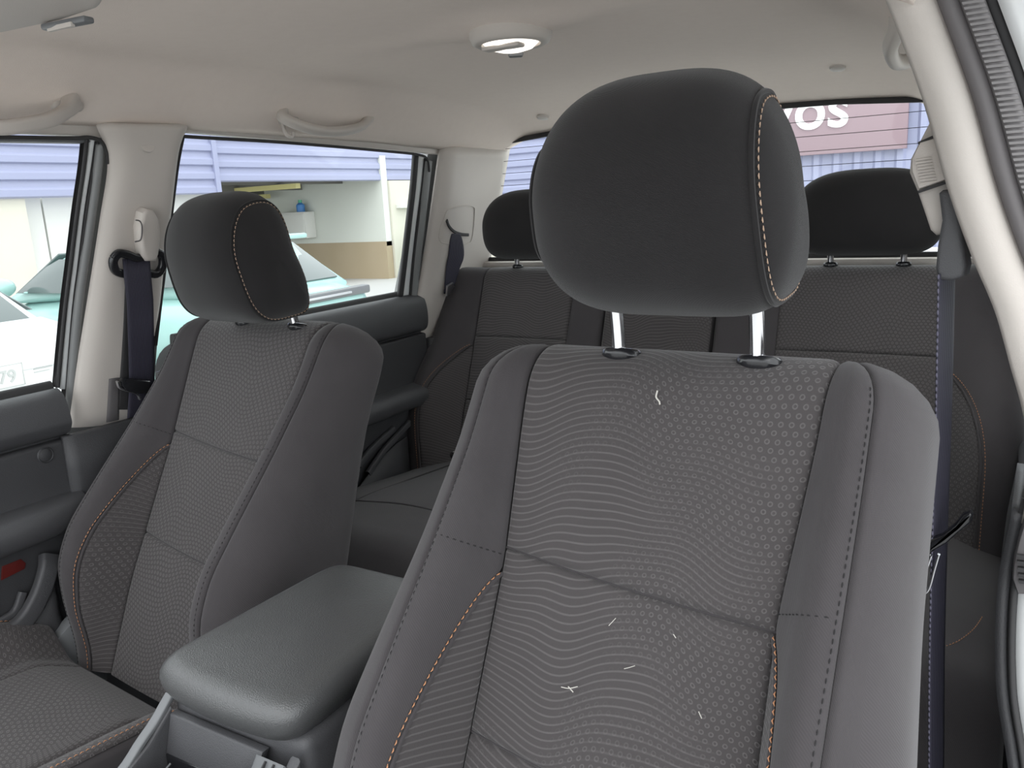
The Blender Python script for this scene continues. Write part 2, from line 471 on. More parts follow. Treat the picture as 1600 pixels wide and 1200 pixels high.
# ---- rear bulkhead and window
RWY = lambda z: 1.995 - 0.08 * (z - 1.42)
wr = sroot('wall_rear', (0, 2.0, 0.55))
prism('bulkhead', [(-0.70, 1.985, 0.55), (0.70, 1.985, 0.55), (0.68, 1.985, 1.418), (-0.68, 1.985, 1.418)], (0, 0.05, 0), 'grey_beige_plastic', wr, 0.008)
box('window_ledge', (0, 1.9785, 1.408), (1.34, 0.030, 0.022), 'beige_plastic', wr, bev=0.008)
win = sroot('window_1', (0, 2.0, 1.42))
def rw(x, z, off=0.0): return (x, RWY(z) + off, z)
prism('window_pane', [rw(-0.665, 1.40), rw(0.665, 1.40), rw(0.655, 1.45), rw(0.60, 1.78), rw(-0.60, 1.78), rw(-0.655, 1.45)], (0, 0.004, 0), 'window_glass', win)
loop = [rw(-0.640, 1.424, -.006), rw(0.640, 1.424, -.006), rw(0.652, 1.440, -.006), rw(0.607, 1.715, -.006), rw(0.585, 1.735, -.006), rw(0.3, 1.756, -.006), rw(0, 1.762, -.006), rw(-0.3, 1.756, -.006), rw(-0.585, 1.735, -.006), rw(-0.607, 1.715, -.006), rw(-0.652, 1.440, -.006)]
sweep('window_seal', loop + [loop[0]], rrect(0.012, 0.012, 0.003), 'rubber', win, up=(0, 1, 0), cap=False)
for i in range(9):
    z = 1.465 + i * 0.032
    tube('heater_wire', [rw(-0.62 + 0.25 * (z - 1.42), z, -0.001), rw(0, z, -0.001), rw(0.62 - 0.25 * (z - 1.42), z, -0.001)], 0.0007, 'rubber', win, 4)

# ---- passenger side: B pillar cover
def strip(name, left, right, mat, parent, na=9, off=0.0, bulge=0.012, depth=0.02, power=4, nb=25, PSF=PS):
    """cover on the leaning side wall between two pixel polylines; rounded across"""
    L = crom([PSF(*q, off) for q in left], 8); R = crom([PSF(*q, off) for q in right], 8)
    def rs(P):
        s = np.linspace(0, len(P) - 1, nb); return [P[int(min(len(P) - 2, math.floor(v)))] * (1 - (v - min(len(P) - 2, math.floor(v)))) + P[int(min(len(P) - 2, math.floor(v))) + 1] * (v - min(len(P) - 2, math.floor(v))) for v in s]
    L, R = rs(L), rs(R)
    def fn(a, b_):
        i = int(round(b_ * (nb - 1))); p = L[i] * (1 - a) + R[i] * a
        k = bulge * (1 - abs(2 * a - 1) ** power)
        return p + np.array([k, 0, 0])
    return gridmesh(name, fn, na, nb, mat, parent, thick=-depth)
tb = sroot('trim_1', (sx(1.25), 0.88, 0.6))
strip('pillar_cover', [(150, 196), (168, 250), (156, 340), (139, 450), (120, 570), (107, 668)], [(294, 198), (280, 235), (268, 330), (256, 420), (246, 500), (214, 655)], 'grey_beige_plastic', tb, na=25, bulge=0.020, depth=0.03, power=5)
p = PS(229, 226, 0.017)
lathe('airbag_badge', [(0.0001, 0.002), (0.010, 0.002), (0.0125, 0.0015), (0.013, -0.001)], p, (1, 0, 0.27), 'grey_beige_plastic', tb, 24)
strip('belt_slot', [(196, 415), (193, 500), (188, 580), (183, 640)], [(212, 415), (210, 500), (205, 580), (202, 640)], 'rubber', tb, na=5, off=0.020, bulge=0.001, depth=0.004)
strip('slot_insert', [(170, 592), (166, 660)], [(188, 590), (186, 656)], 'grey_rubber', tb, na=5, off=0.020, bulge=0.002, depth=0.004, nb=6)
# sheet metal behind the trim: posts and roof rail of the passenger side
def post(nm, y0, y1, par):
    prism(nm, [(sx(1.75) - .034, y0, 1.75), (sx(1.75) - .034, y1, 1.75), (sx(1.2) - .034, y1 - 0.03, 1.2), (sx(1.2) - .034, y0 - 0.06, 1.2)], (-0.02, 0, 0), 'weatherstrip', par)
post('post_metal', 0.832, 0.975, tb)
prism('roof_rail', [(sx(1.71) - .012, 0.1, 1.712), (sx(1.71) - .012, 0.84, 1.714), (sx(1.72) - .012, 1.0, 1.727), (sx(1.71) - .012, 1.7, 1.708), (sx(1.70) - .012, 2.0, 1.70), (sx(1.82) - .012, 2.0, 1.82), (sx(1.82) - .012, 0.1, 1.82)], (-0.02, 0, 0), 'beige_plastic', tb)
# lower dark cover of the pillar
def lowB(a, b_):
    z = lerp(1.242, 0.58, b_); y = lerp(0.728, 0.985, a)
    return np.array([sx(1.24) + 0.026 + 0.010 * (1 - abs(2 * a - 1) ** 5) - 0.02 * b_, y + 0.0 * b_, z])
gridmesh('lower_pillar_cover', lowB, 15, 12, 'door_plastic', tb, thick=0.02)

# ---- side doors of the passenger side
def door(name, y0, y1, belt, gap, armtop, armbot, arm_y, sgn=1, x0=-0.70):
    """door shell: every part follows the door along y; sgn=-1 mirrors it to the driver side"""
    d = sroot(name, (sgn * (x0 - 0.01), (y0 + y1) / 2, 0.58))
    S = lambda x, y, z: (sgn * x, y, z)
    ys = np.linspace(y0, y1, 14)
    def run(nm, prof, mat, yy=None, endtaper=0.0, thick=0.0):
        """prof (x,z) open polyline lofted along y"""
        Y_ = ys if yy is None else yy
        pr_ = crom(prof, 5); k = len(pr_); vv = []
        for i, y in enumerate(Y_):
            t_ = i / (len(Y_) - 1); e = 1 - endtaper * max(0, (abs(2 * t_ - 1) - 0.75) / 0.25) ** 2
            for p in pr_:
                vv.append(S(x0 + (p[0] - x0) * e, y, p[1]))
        fs = gridfaces(len(Y_), k)
        bm = bmesh.new(); bv = [bm.verts.new(v) for v in vv]
        for f_ in fs: bm.faces.new([bv[q] for q in f_])
        for row in (0, len(Y_) - 1):
            c = [bv[row * k + j] for j in range(k)]
            try: bm.faces.new(c)
            except ValueError: pass
        return from_bm(nm, bm, mat, d, True, 35)
    run('upper_trim', [(x0 - 0.012, belt - 0.004), (x0 + 0.004, belt + 0.002), (x0 + 0.022, belt - 0.012), (x0 + 0.030, belt - 0.045), (x0 + 0.028, gap + 0.02), (x0 + 0.014, gap + 0.004), (x0 - 0.005, gap + 0.004)], 'dark_plastic', thick=0)
    run('waist_seal', [(x0 - 0.024, belt - 0.01), (x0 - 0.020, belt + 0.010), (x0 - 0.010, belt + 0.012), (x0 - 0.004, belt - 0.002)], 'rubber')
    run('trim_gap', [(x0 + 0.002, gap + 0.008), (x0 + 0.003, gap - 0.008)], 'door_plastic')
    run('middle_panel', [(x0 - 0.005, gap - 0.002), (x0 + 0.015, gap - 0.004), (x0 + 0.018, gap - 0.02), (x0 + 0.018, armtop + 0.02), (x0 + 0.022, armtop - 0.01)], 'door_plastic')
    ay = np.linspace(arm_y[0], arm_y[1], 30)
    run('armrest', [(x0 + 0.0, armtop + 0.002), (x0 + 0.03, armtop + 0.002), (x0 + 0.062, armtop - 0.003), (x0 + 0.075, armtop - 0.018), (x0 + 0.072, armbot + 0.015), (x0 + 0.055, armbot), (x0 + 0.0, armbot - 0.012)], 'dark_plastic', ay, 0.35)
    run('lower_panel', [(x0 + 0.030, armbot + 0.005), (x0 + 0.026, armbot - 0.03), (x0 + 0.016, armbot - 0.12), (x0 + 0.012, 0.80), (x0 + 0.008, 0.562)], 'door_plastic')
    return d, run
d1, run1 = door('door_1', -0.22, 0.742, 1.317, 1.238, 1.146, 1.092, (-0.2, 0.736))
# reflector, badge and map pocket of the front door
prism('reflector', [PX(0, 884, -0.678), PX(30, 872, -0.678), PX(38, 879, -0.678), PX(36, 888, -0.678), PX(0, 906, -0.678)], (0.006, 0, 0), 'red_lens', d1, 0.002)
lathe('trim_badge', [(0.0001, 0.0015), (0.009, 0.0015), (0.011, 0.0), (0.012, 0.002), (0.0135, 0.0)], PX(71, 711, -0.681), (1, 0, 0), 'door_plastic', d1, 24)
pk = crom([PX(-60, 1050, -0.655), PX(0, 1000, -0.655), PX(38, 970, -0.655), PX(62, 930, -0.655), PX(75, 890, -0.655), PX(76, 868, -0.665)], 8)
sweep('pocket_rim', pk, rrect(0.018, 0.030, 0.006), 'dark_plastic', d1, up=(1, 0, 0))
pk2 = crom([PX(-60, 1010, -0.672), PX(0, 972, -0.672), PX(24, 955, -0.672), PX(36, 925, -0.672)], 8)
sweep('pocket_rim', pk2, rrect(0.010, 0.014, 0.004), 'dark_plastic', d1, up=(1, 0, 0))
def pocket(a, b_):
    p = pk[int(round(a * (len(pk) - 1)))]
    return np.array([p[0] - 0.004, p[1] - 0.0, lerp(p[2], 0.62, b_)])
gridmesh('map_pocket', pocket, len(pk), 6, 'door_plastic', d1, thick=0.004)
# rear passenger door
d2, run2 = door('door_2', 0.985, 1.735, 1.356, 1.254, 1.128, 1.075, (1.02, 1.725))
for (a, b_) in (((575, 740), (640, 660)), ((560, 728), (615, 670))):
    q = crom([PX(*a, -0.665), PX((a[0] + b_[0]) / 2 - 6, (a[1] + b_[1]) / 2 + 2, -0.665), PX(*b_, -0.668)], 8)
    sweep('pocket_rim', q, rrect(0.012, 0.016, 0.004), 'dark_plastic', d2, up=(1, 0, 0))
def pocket_r(a, b_):
    y = lerp(1.0, 1.60, a); ztop = lerp(0.88, 1.0, sstep(0.4, 1, a))
    return np.array([-0.668 + 0.004 * math.sin(math.pi * a), y, lerp(ztop, 0.62, b_)])
gridmesh('map_pocket', pocket_r, 16, 6, 'door_plastic', d2, thick=0.004)
# rear driver-side door (mostly behind the seat)
d3, run3 = door('door_3', 0.93, 1.735, 1.356, 1.254, 1.128, 1.075, (1.02, 1.725), sgn=-1, x0=-0.755)

# window surrounds of the passenger doors, each strip a part
def vstrip(name, pts, wpx, mat, parent, off, depth=0.012, bulge=0.003):
    strip(name, [(x - wpx / 2, y) for x, y in pts], [(x + wpx / 2, y) for x, y in pts], mat, parent, na=5, off=off, bulge=bulge, depth=depth, power=2)
vstrip('glass_channel', [(136, 214), (131, 262), (121, 330), (111, 410), (101, 490), (90, 606)], 7, 'rubber', d1, -0.012)
vstrip('frame_liner', [(145, 216), (139, 262), (129, 330), (119, 410), (109, 490), (98, 608)], 11, 'pale_frame', d1, -0.016)
vstrip('channel_lip', [(152, 222), (146, 262), (135, 330), (125, 410), (115, 490), (104, 640)], 5, 'rubber', d1, -0.010)
vstrip('door_weatherstrip', [(157, 226), (153, 262), (144, 330), (132, 410), (120, 500), (106, 668)], 15, 'weatherstrip', d1, -0.008, bulge=0.006)
sweep('roof_weatherstrip', crom([PS(-150, 214), PS(0, 214.5), PS(110, 216), PS(140, 215), PS(158, 221), PS(167, 237), PS(169, 256)], 6), rrect(0.004, 0.006, 0.0015), 'rubber', d1, up=(1, 0, 0.27))
sweep('window_head', [PS(-200, 219, -.02), PS(0, 219, -.02), PS(140, 221, -.02)], rrect(0.010, 0.006, 0.002), 'grey_trim', d1, up=(1, 0, .27))
prism('window_pane', [PS(-420, 205, -.025), PS(146, 205, -.025), PS(92, 640, -.025), PS(-420, 740, -.025)], (-0.004, 0, 0), 'window_glass', d1)
# rear door window
sweep('roof_weatherstrip', crom([PS(284, 212), PS(300, 214), PS(450, 223), PS(600, 236), PS(655, 242), PS(668, 250), PS(671, 268)], 6), rrect(0.004, 0.006, 0.0015), 'rubber', d2, up=(1, 0, 0.27))
vstrip('glass_channel', [(651, 240), (647, 290), (640, 350), (633, 410), (626, 468)], 7, 'rubber', d2, -0.012)
vstrip('frame_liner', [(659, 243), (655, 290), (648, 350), (641, 410), (634, 472)], 11, 'pale_frame', d2, -0.016)
vstrip('channel_lip', [(665, 248), (661, 290), (653, 350), (646, 410), (640, 480)], 4, 'rubber', d2, -0.010)
vstrip('door_weatherstrip', [(670, 252), (666, 290), (659, 350), (652, 410), (645, 500), (643, 524)], 11, 'weatherstrip', d2, -0.008, bulge=0.006)
prism('window_pane', [PS(262, 200, -.025), PS(664, 232, -.025), PS(630, 485, -.025), PS(210, 590, -.025)], (-0.004, 0, 0), 'window_glass', d2)
# front edge of the rear window (beyond the B pillar)
vstrip('front_channel', [(286, 214), (277, 262), (266, 350), (255, 440), (243, 540)], 6, 'rubber', d2, -0.014)

# ---- C pillar cover, passenger side
tcp = sroot('trim_2', (sx(1.3), 1.88, 0.7))
post('post_metal', 1.725, 2.02, tcp)
def cpill(a, b_):
    z = lerp(1.722, 1.22, b_)
    y = lerp(1.728 - 0.02 * sstep(0.4, 1, b_), 1.995 - 0.005 * b_, a)
    x = sx(z) - 0.004 + 0.022 * a ** 3 + 0.022 * (1 - (1 - min(1, a / 0.18)) ** 2)
    return np.array([x, y, z])
gridmesh('pillar_cover', cpill, 24, 20, 'grey_beige_plastic', tcp, thick=-0.012)
def cp_at(px, py, off=0.0):
    best = None
    for x in np.linspace(-0.75, -0.5, 251):
        p = PX(px, py, x); b_ = (1.722 - p[2]) / (1.722 - 1.22); y0 = 1.728 - 0.02 * sstep(0.4, 1, b_); a = (p[1] - y0) / (1.995 - 0.005 * b_ - y0)
        q = cpill(min(1, max(0, a)), b_); e = abs(q[0] - x)
        if best is None or e < best[0]: best = (e, p)
    return best[1] + np.array([off, 0, 0])
ol = [(700, 328), (722, 322), (739, 323), (741, 335), (737, 372), (728, 381), (700, 381), (687, 376), (687, 358), (693, 342)]
ring_ = crom([cp_at(*q, 0.001) for q in ol], 5, closed=True)
sweep('belt_cover_outline', ring_ + [ring_[0]], circ(0.0012, 5), 'grey_beige_plastic', tcp, cap=False)
sweep('belt_slit', crom([cp_at(697, 344, .002), cp_at(701, 354, .002), cp_at(709, 362, .002), cp_at(720, 366, .002), cp_at(731, 367, .002)], 6), rrect(0.004, 0.008, 0.0015), 'rubber', tcp, up=(1, 0, 0), scale=None)
lowc = gridmesh('lower_pillar_cover', lambda a, b_: np.array([sx(1.24) + 0.025, lerp(1.74, 1.99, a), lerp(1.235, 0.6, b_)]), 5, 5, 'door_plastic', tcp, thick=0.02)

# ---- driver side: B pillar with roof rail, swept along the door opening
tr3 = sroot('trim_3', (0.66, 0.84, 0.6))
edge = crom([(0.500, -0.25, 1.728), (0.508, 0.25, 1.752), (0.512, 0.60, 1.765), (0.519, 0.78, 1.762), (0.5285, 0.84, 1.737), (0.561, 0.845, 1.653), (0.586, 0.842, 1.573), (0.608, 0.842, 1.514), (0.630, 0.840, 1.463), (0.645, 0.838, 1.415), (0.658, 0.836, 1.372), (0.667, 0.834, 1.325), (0.664, 0.832, 1.27), (0.6585, 0.83, 1.20), (0.664, 0.82, 1.11), (0.680, 0.80, 1.03), (0.70, 0.74, 0.90), (0.71, 0.60, 0.78), (0.71, 0.2, 0.72)], 8)
def rib_sweep(name, path, o0, o1, y0, y1, mat, parent, rng=None, bul=0.004, n=7, depth=0.02):
    """ribbon beside the opening edge: o0..o1 outward (x), y0..y1 rearward"""
    P = path if rng is None else path[rng[0]:rng[1]]
    def fn(a, b_):
        p = P[int(round(b_ * (len(P) - 1)))]
        o = lerp(o0, o1, a); k = bul * (1 - abs(2 * a - 1) ** 2)
        return np.array([p[0] + o, p[1] + lerp(y0, y1, a) - k, p[2] + 0.0])
    return gridmesh(name, fn, n, len(P), mat, parent, thick=-depth)
NB = 97                                        # index where the light cover ends (z about 1.33)
rib_sweep('pillar_cover', edge, -0.001, 0.040, 0.0, 0.004, 'beige_plastic', tr3, (0, NB), 0.010, 13, 0.015)
def inner_face(a, b_):
    P = edge[4 * 8:NB]; p = P[int(round(b_ * (len(P) - 1)))]
    return np.array([p[0] + 0.008 * a * a, p[1] + 0.10 * a, p[2] + 0.0])
gridmesh('pillar_inner_face', inner_face, 7, NB - 32, 'beige_plastic', tr3, thick=0.004)
def inner_low(a, b_):
    P = edge[NB - 2:]; p = P[int(round(b_ * (len(P) - 1)))]
    return np.array([p[0] + 0.006 * a, max(p[1], 0.80) + 0.16 * a, p[2]])
gridmesh('lower_pillar_cover', inner_low, 6, len(edge) - NB + 2, 'door_plastic', tr3, thick=-0.01)
seal = sroot('trim_4', (0.70, 0.84, 0.6))
rib_sweep('door_seal', edge, 0.037, 0.055, -0.004, 0.0, 'seal_smooth', seal, (0, NB + 6), 0.006, 7, 0.012)
rib_sweep('door_seal', edge, 0.0, 0.007, -0.002, 0.0, 'rubber', seal, (NB - 4, len(edge)), 0.004, 5, 0.012)
rib_sweep('ribbed_seal', edge, 0.053, 0.072, -0.003, 0.002, 'seal_rib', seal, (0, NB + 6), 0.006, 7, 0.012)
# transverse ribs of the seal, one mesh
bm = bmesh.new()
acc = 0.0
for i in range(30, NB):
    a, b_ = np.array(edge[i]), np.array(edge[i + 1]); L = np.linalg.norm(b_ - a); t_ = (b_ - a) / L; s = (0.0048 - acc) % 0.0048
    while s < L:
        p = a + t_ * s
        M = Matrix((Vector((1, 0, 0)), Vector(t_), Vector(np.cross((1, 0, 0), t_)))).transposed()
        addbox(bm, p + np.array([0.0625, -0.008, 0]), (0.016, 0.0024, 0.004), M)
        s += 0.0048
    acc = (acc + L) % 0.0048
sr_ = from_bm('seal_ribs', bm, 'seal_rib', seal, False); sr_['kind'] = 'stuff'
rib_sweep('door_gap', edge, 0.071, 0.081, 0.004, 0.004, 'rubber', seal, (0, NB + 6), 0.001, 4, 0.012)
rib_sweep('painted_jamb', edge, 0.080, 0.20, 0.0, 0.03, 'white_paint', seal, (0, NB + 6), 0.014, 12, 0.012)
rib_sweep('painted_jamb', edge, 0.006, 0.13, 0.002, 0.03, 'white_paint', seal, (NB - 4, len(edge)), 0.012, 12, 0.012)
pt = [PY(1582, 905, 0.815), PY(1584, 880, 0.815), PY(1592, 845, 0.815), PY(1606, 800, 0.815), PY(1660, 800, 0.815), PY(1660, 930, 0.815), PY(1590, 930, 0.815)]
prism('latch_block', pt, (0, 0.03, 0), 'grey_rubber', seal, 0.003)
for k in range(5):
    a = PY(1590 + k, 868 + k * 10, 0.812)
    box('latch_rib', a + np.array([0.012, 0, 0]), (0.026, 0.004, 0.0028), 'rubber', seal)

# C pillar, driver side and roof rail beside the rear door
tr5 = sroot('trim_5', (0.66, 1.88, 0.7))
gridmesh('pillar_cover', lambda a, b_: cpill(a, b_) * np.array([-1, 1, 1]), 24, 20, 'grey_beige_plastic', tr5, flip=True, thick=-0.012)
gridmesh('lower_pillar_cover', lambda a, b_: np.array([-sx(1.24) - 0.025, lerp(1.74, 1.99, a), lerp(1.235, 0.6, b_)]), 5, 5, 'door_plastic', tr5, thick=-0.02)
prism('window_pane', [(-sx(1.72) + .02, 0.95, 1.72), (-sx(1.72) + .02, 1.74, 1.72), (-sx(1.34) + .02, 1.74, 1.34), (-sx(1.34) + .02, 0.93, 1.34)], (0.004, 0, 0), 'window_glass', d3)

# ================================================================== SEATS
def front_seat(name, label, O, rec, uvo, cushion=True):
    O = np.asarray(O, float); ct, st = math.cos(rec), math.sin(rec)
    AU, AV, AW = np.array([1.0, 0, 0]), np.array([0, st, ct]), np.array([0, -ct, st])
    seat = thing(name, label, 'car seat', (O[0], O[1] - 0.1, 0.55), 'front seats')
    T = 0.105; TM = 0.048; VT = 0.014; RC = 0.050; UI = 0.150; VB = -0.60
    UIF = smoothtable([-0.62, -0.38, -0.21, -0.06, 0.05], [0.137, 0.133, 0.131, 0.143, 0.147])
    hv = smoothtable([-0.62, -0.55, -0.45, -0.35, -0.2, -0.1, 0.02], [0.220, 0.231, 0.238, 0.236, 0.225, 0.222, 0.220])
    bv_ = smoothtable([-0.62, -0.56, -0.50, -0.44, -0.38, -0.30, -0.20, -0.10, 0.02], [0.024, 0.046, 0.082, 0.108, 0.108, 0.084, 0.052, 0.024, 0.006])
    wi = smoothtable([-0.62, -0.45, -0.25, -0.05, 0.02], [0.0, 0.010, 0.006, 0.0, -0.004])
    tb_ = smoothtable([-0.62, -0.4, -0.1, 0.02], [0.125, 0.115, 0.100, 0.09])
    def fold(tau, u, w_):
        if tau <= VT - RC: v, g = tau, 1.0
        else:
            th = min(math.pi / 2, (tau - (VT - RC)) / RC); v = VT - RC + RC * math.sin(th); g = math.cos(th)
        w2 = -TM + (w_ + TM) * g
        au = abs(u)
        if au > UI: au = UI + (au - UI) * (1 - 0.92 * (1 - g))
        return O + AU * math.copysign(au, u) + AV * v + AW * w2
    TEND = VT - RC + RC * math.pi / 2
    cache = {}
    def section(tau):
        k = round(tau, 4)
        if k not in cache:
            h, b_, w0, T_ = hv(tau), bv_(tau), wi(tau), tb_(tau)
            cu = lerp(0.176, 0.172, sstep(-0.1, -0.3, tau)) if False else 0.174
            ui = UIF(tau); pts = [(ui, w0), (lerp(ui, cu, 0.28), lerp(w0, b_, 0.36)), (lerp(ui, cu, 0.62), lerp(w0, b_, 0.82)), (cu, b_), (lerp(cu, h, 0.55), b_ - 0.014), (lerp(cu, h, 0.92), b_ - 0.048), (h, b_ - 0.090), (h - 0.004, lerp(b_ - 0.08, -T_, 0.5)), (h - 0.014, -T_ + 0.016), (h - 0.036, -T_)]
            c = crom(pts, 8)
            L = [0.0]
            for i in range(1, len(c)): L.append(L[-1] + np.linalg.norm(c[i] - c[i - 1]))
            L = np.array(L) / L[-1]
            cache[k] = (L, np.array(c), L[27])
        return cache[k]
    def bol(q, tau, s):
        L, c, _ = section(tau)
        return s * np.interp(q, L, c[:, 0]), np.interp(q, L, c[:, 1])
    def SB(q, tau, s):
        u, w_ = bol(q, tau, s); return fold(tau, u, w_)
    def SI(u, tau):
        return fold(tau, u * UIF(tau) / 0.136, wi(tau) + 0.004 * (1 - (u / 0.136) ** 2))
    # inner body
    taus = list(np.linspace(VB, VT - RC, 26)) + list(np.linspace(VT - RC, TEND, 9))[1:]
    ringN = 40; vv = []
    for tau in taus:
        row = []
        for i in range(24): row.append(SB(1 - i / 23, tau, -1))
        for i in range(1, 8): row.append(SI(lerp(-0.136, 0.136, i / 8), tau))
        for i in range(24): row.append(SB(i / 23, tau, 1))
        hh = hv(tau) - 0.036
        for i in range(1, 8): row.append(fold(tau, lerp(hh, -hh, i / 8), -tb_(tau) - 0.012 * math.sin(math.pi * i / 8)))
        ctr = sum(row) / len(row)
        row = [r + (O + AU * (r - O).dot(AU) * 0.0 - O) + (ctr - r) * 0.0 for r in row]
        vv += row
        rn = len(row)
    # shrink a little so that the panels sit proud of it
    A = np.array(vv).reshape(len(taus), rn, 3)
    da = np.roll(A, -1, 1) - np.roll(A, 1, 1); dt = np.gradient(A, axis=0)
    N = np.cross(dt, da); N /= np.linalg.norm(N, axis=2, keepdims=True) + 1e-9
    cen = A.mean(axis=1, keepdims=True)
    sg = np.sign(((A - cen) * N).sum(axis=2).sum())
    A2 = A - N * sg * 0.0035
    fs = gridfaces(len(taus), rn, wrap_b=True)
    fs += [tuple(range(rn)), tuple((len(taus) - 1) * rn + j for j in reversed(range(rn)))]
    bm = bmesh.new(); bvv = [bm.verts.new(v) for v in A2.reshape(-1, 3)]
    for f_ in fs: bm.faces.new([bvv[q] for q in f_])
    back = from_bm('backrest', bm, 'plain_cloth', seat, True, 60)
    # insert panels
    def tseam(t0, u): return t0 if t0 > -0.1 or t0 < -0.55 else t0 - 0.011 * u / 0.136 - 0.003 * (1 - (u / 0.136) ** 2)
    def ins(t0, t1, nb, e):
        def uu_(a): return lerp(-0.136, 0.136, NU[int(round(a * 40))])
        def tt_(a, b_): return lerp(tseam(t0, uu_(a)), tseam(t1, uu_(a)), NU[int(round(b_ * 40))])
        pn_ = patch('insert_panel', lambda a, b_: SI(uu_(a), tt_(a, b_)), 41, 41, 'ring_cloth', back, lambda a, b_: (uu_(a) + uvo, tt_(a, b_)), e, 0.0055, 0.008, 0.011)
        if e[2]:
            tube('seam', [SI(u, tseam(t0, u)) - AW * 0.0012 for u in np.linspace(-0.136, 0.136, 17)], 0.0014, 'plain_cloth', back, 5)
    NU = nonuni(41, 0.10, 8)
    ins(-0.208, TEND - 0.004, 41, (1, 1, 1, 0)); ins(-0.380, -0.208, 41, (1, 1, 1, 1)); ins(VB, -0.380, 41, (1, 1, 0, 1))
    QSF = lambda tau: section(tau)[2]
    T0, T1 = -0.60, -0.222
    def qp(tau):
        x = (tau - T1) / (T0 - T1)
        if x <= 0: return 0.0
        return 0.72 * QSF(tau) * min(1, (1 - (1 - min(1, x / 0.62)) ** 2.2)) ** 0.75 * (1 - 0.25 * sstep(0.72, 1.0, x))
    for s in (-1, 1):
        ql = lambda tau: qp(tau)
        taub = lambda b_: lerp(VB, TEND - 0.002, b_)
        K = 71
        patch('bolster_panel', lambda a, b_, s=s: SB(lerp(ql(taub(b_)), QSF(taub(b_)), NU[int(round(a * 40))]), taub(b_), s), 41, K, 'plain_cloth', back,
              lambda a, b_, s=s: (s * (0.136 + lerp(ql(taub(b_)), 0.4, a) * 0.3), taub(b_)), (1, 1, 0, 0), 0.0045, 0.005, 0.008, sgn=s)
        patch('bolster_insert', lambda a, b_, s=s: SB(qp(lerp(T0, T1, b_)) * NU[int(round(a * 40))], lerp(T0, T1, b_), s), 41, 51, 'ring_cloth', back,
              lambda a, b_, s=s: (s * 0.136 + s * qp(lerp(T0, T1, b_)) * a * 0.3 + uvo - 0.1, lerp(T0, T1, b_)), (1, 1, 0, 0), 0.004, 0.005, 0.008, sgn=s)
        patch('side_panel', lambda a, b_, s=s: SB(lerp(QSF(taub(b_)), 1.0, NU[int(round(a * 40))]), taub(b_), s), 41, 51, 'plain_cloth', back,
              lambda a, b_, s=s: (s * (0.136 + lerp(0.4, 1, a) * 0.35), taub(b_)), (1, 0, 0, 0), 0.0045, 0.004, 0.006, sgn=s)
        def nrm(q, tau):
            e = 1e-3; d1_ = SB(q + e, tau, s) - SB(q - e, tau, s); d2_ = SB(q, tau + e, s) - SB(q, tau - e, s)
            n_ = np.cross(d1_, d2_) * s; return n_ / (np.linalg.norm(n_) + 1e-12)
        tt = [lerp(T1, T0, x) for x in (0, 0.002, 0.006, 0.014, 0.025, 0.04, 0.06, 0.085, 0.115, 0.15, 0.2, 0.25, 0.3, 0.35, 0.4, 0.45, 0.5, 0.55, 0.6, 0.65, 0.7, 0.75, 0.8, 0.85, 0.9, 0.95, 1.0)]
        N_ = [nrm(max(0.01, qp(x)), x) for x in tt]
        crv = [SB(qp(x), x, s) + n_ * 0.0042 for x, n_ in zip(tt, N_)]
        tube('piping', crv, 0.0021, 'plain_cloth', back, 6)
        stitches('stitching', [SB(qp(x) + 0.014, x, s) + n_ * 0.0052 for x, n_ in zip(tt, N_)], N_, 'stitch_orange', back)
        t2 = np.linspace(VB, VT - RC * 0.5, 60); n2 = [nrm(QSF(x), x) for x in t2]
        stitches('stitching', [SB(QSF(x) - 0.020, x, s) + n_ * 0.0046 for x, n_ in zip(t2, n2)], n2, 'stitch_dark', back, 0.004, 0.003, 0.0006)
        qq = np.linspace(0.02, QSF(-0.208) - 0.02, 14); n3 = [nrm(q, -0.208) for q in qq]
        stitches('stitching', [SB(q, -0.205 + 0.03 * q, s) + n_ * 0.0047 for q, n_ in zip(qq, n3)], n3, 'stitch_dark', back, 0.004, 0.003, 0.0006)
    # cushion
    if True:
        zt = 0.935
        y1 = O[1] - 0.60 * st - 0.05; y0 = y1 - 0.50
        def cz(u, y):
            e = (y - y0) / (y1 - y0)
            b_ = 0.045 * sstep(0.15, 0.215, abs(u)) * (1 - 0.0 * e)
            return zt + 0.035 * (1 - e) + b_ - 0.06 * sstep(0.90, 1.0, 1 - e) - 0.025 * sstep(0.86, 1.0, e)
        def cpt(a, b_):
            # around: over the top and down both sides
            s_ = lerp(-1.45, 1.45, a); y = lerp(y0, y1, b_)
            if abs(s_) <= 1: u = s_ * 0.235; z = cz(u, y) - 0.05 * max(0, abs(s_) - 0.9) ** 2 * 60 * 0.1
            else:
                k = (abs(s_) - 1) / 0.45; u = math.copysign(0.232 + 0.010 * math.sin(k * math.pi / 2 * 1.4), s_); z = cz(0.235, y) - 0.003 - 0.19 * k
            return np.array([O[0] + u, y, z])
        cu = gridmesh('cushion', lambda a, b_: cpt(a, b_) - np.array([0, 0, 0.003]), 61, 25, 'plain_cloth', seat)
        for (u0, u1, mt) in ((-0.128, 0.128, 'ring_cloth'), (-0.228, -0.128, 'ring_cloth'), (0.128, 0.228, 'ring_cloth')):
            patch('cushion_panel', lambda a, b_: np.array([O[0] + lerp(u0, u1, NU[int(round(a * 40))]), lerp(y0 + 0.03, y1, b_), cz(lerp(u0, u1, NU[int(round(a * 40))]), lerp(y0 + 0.03, y1, b_))]), 41, 31, mt, cu,
                  lambda a, b_: (lerp(u0, u1, a) + uvo, lerp(0, 0.47, b_)), (1, 1, 1, 1), 0.003, 0.006, 0.010)
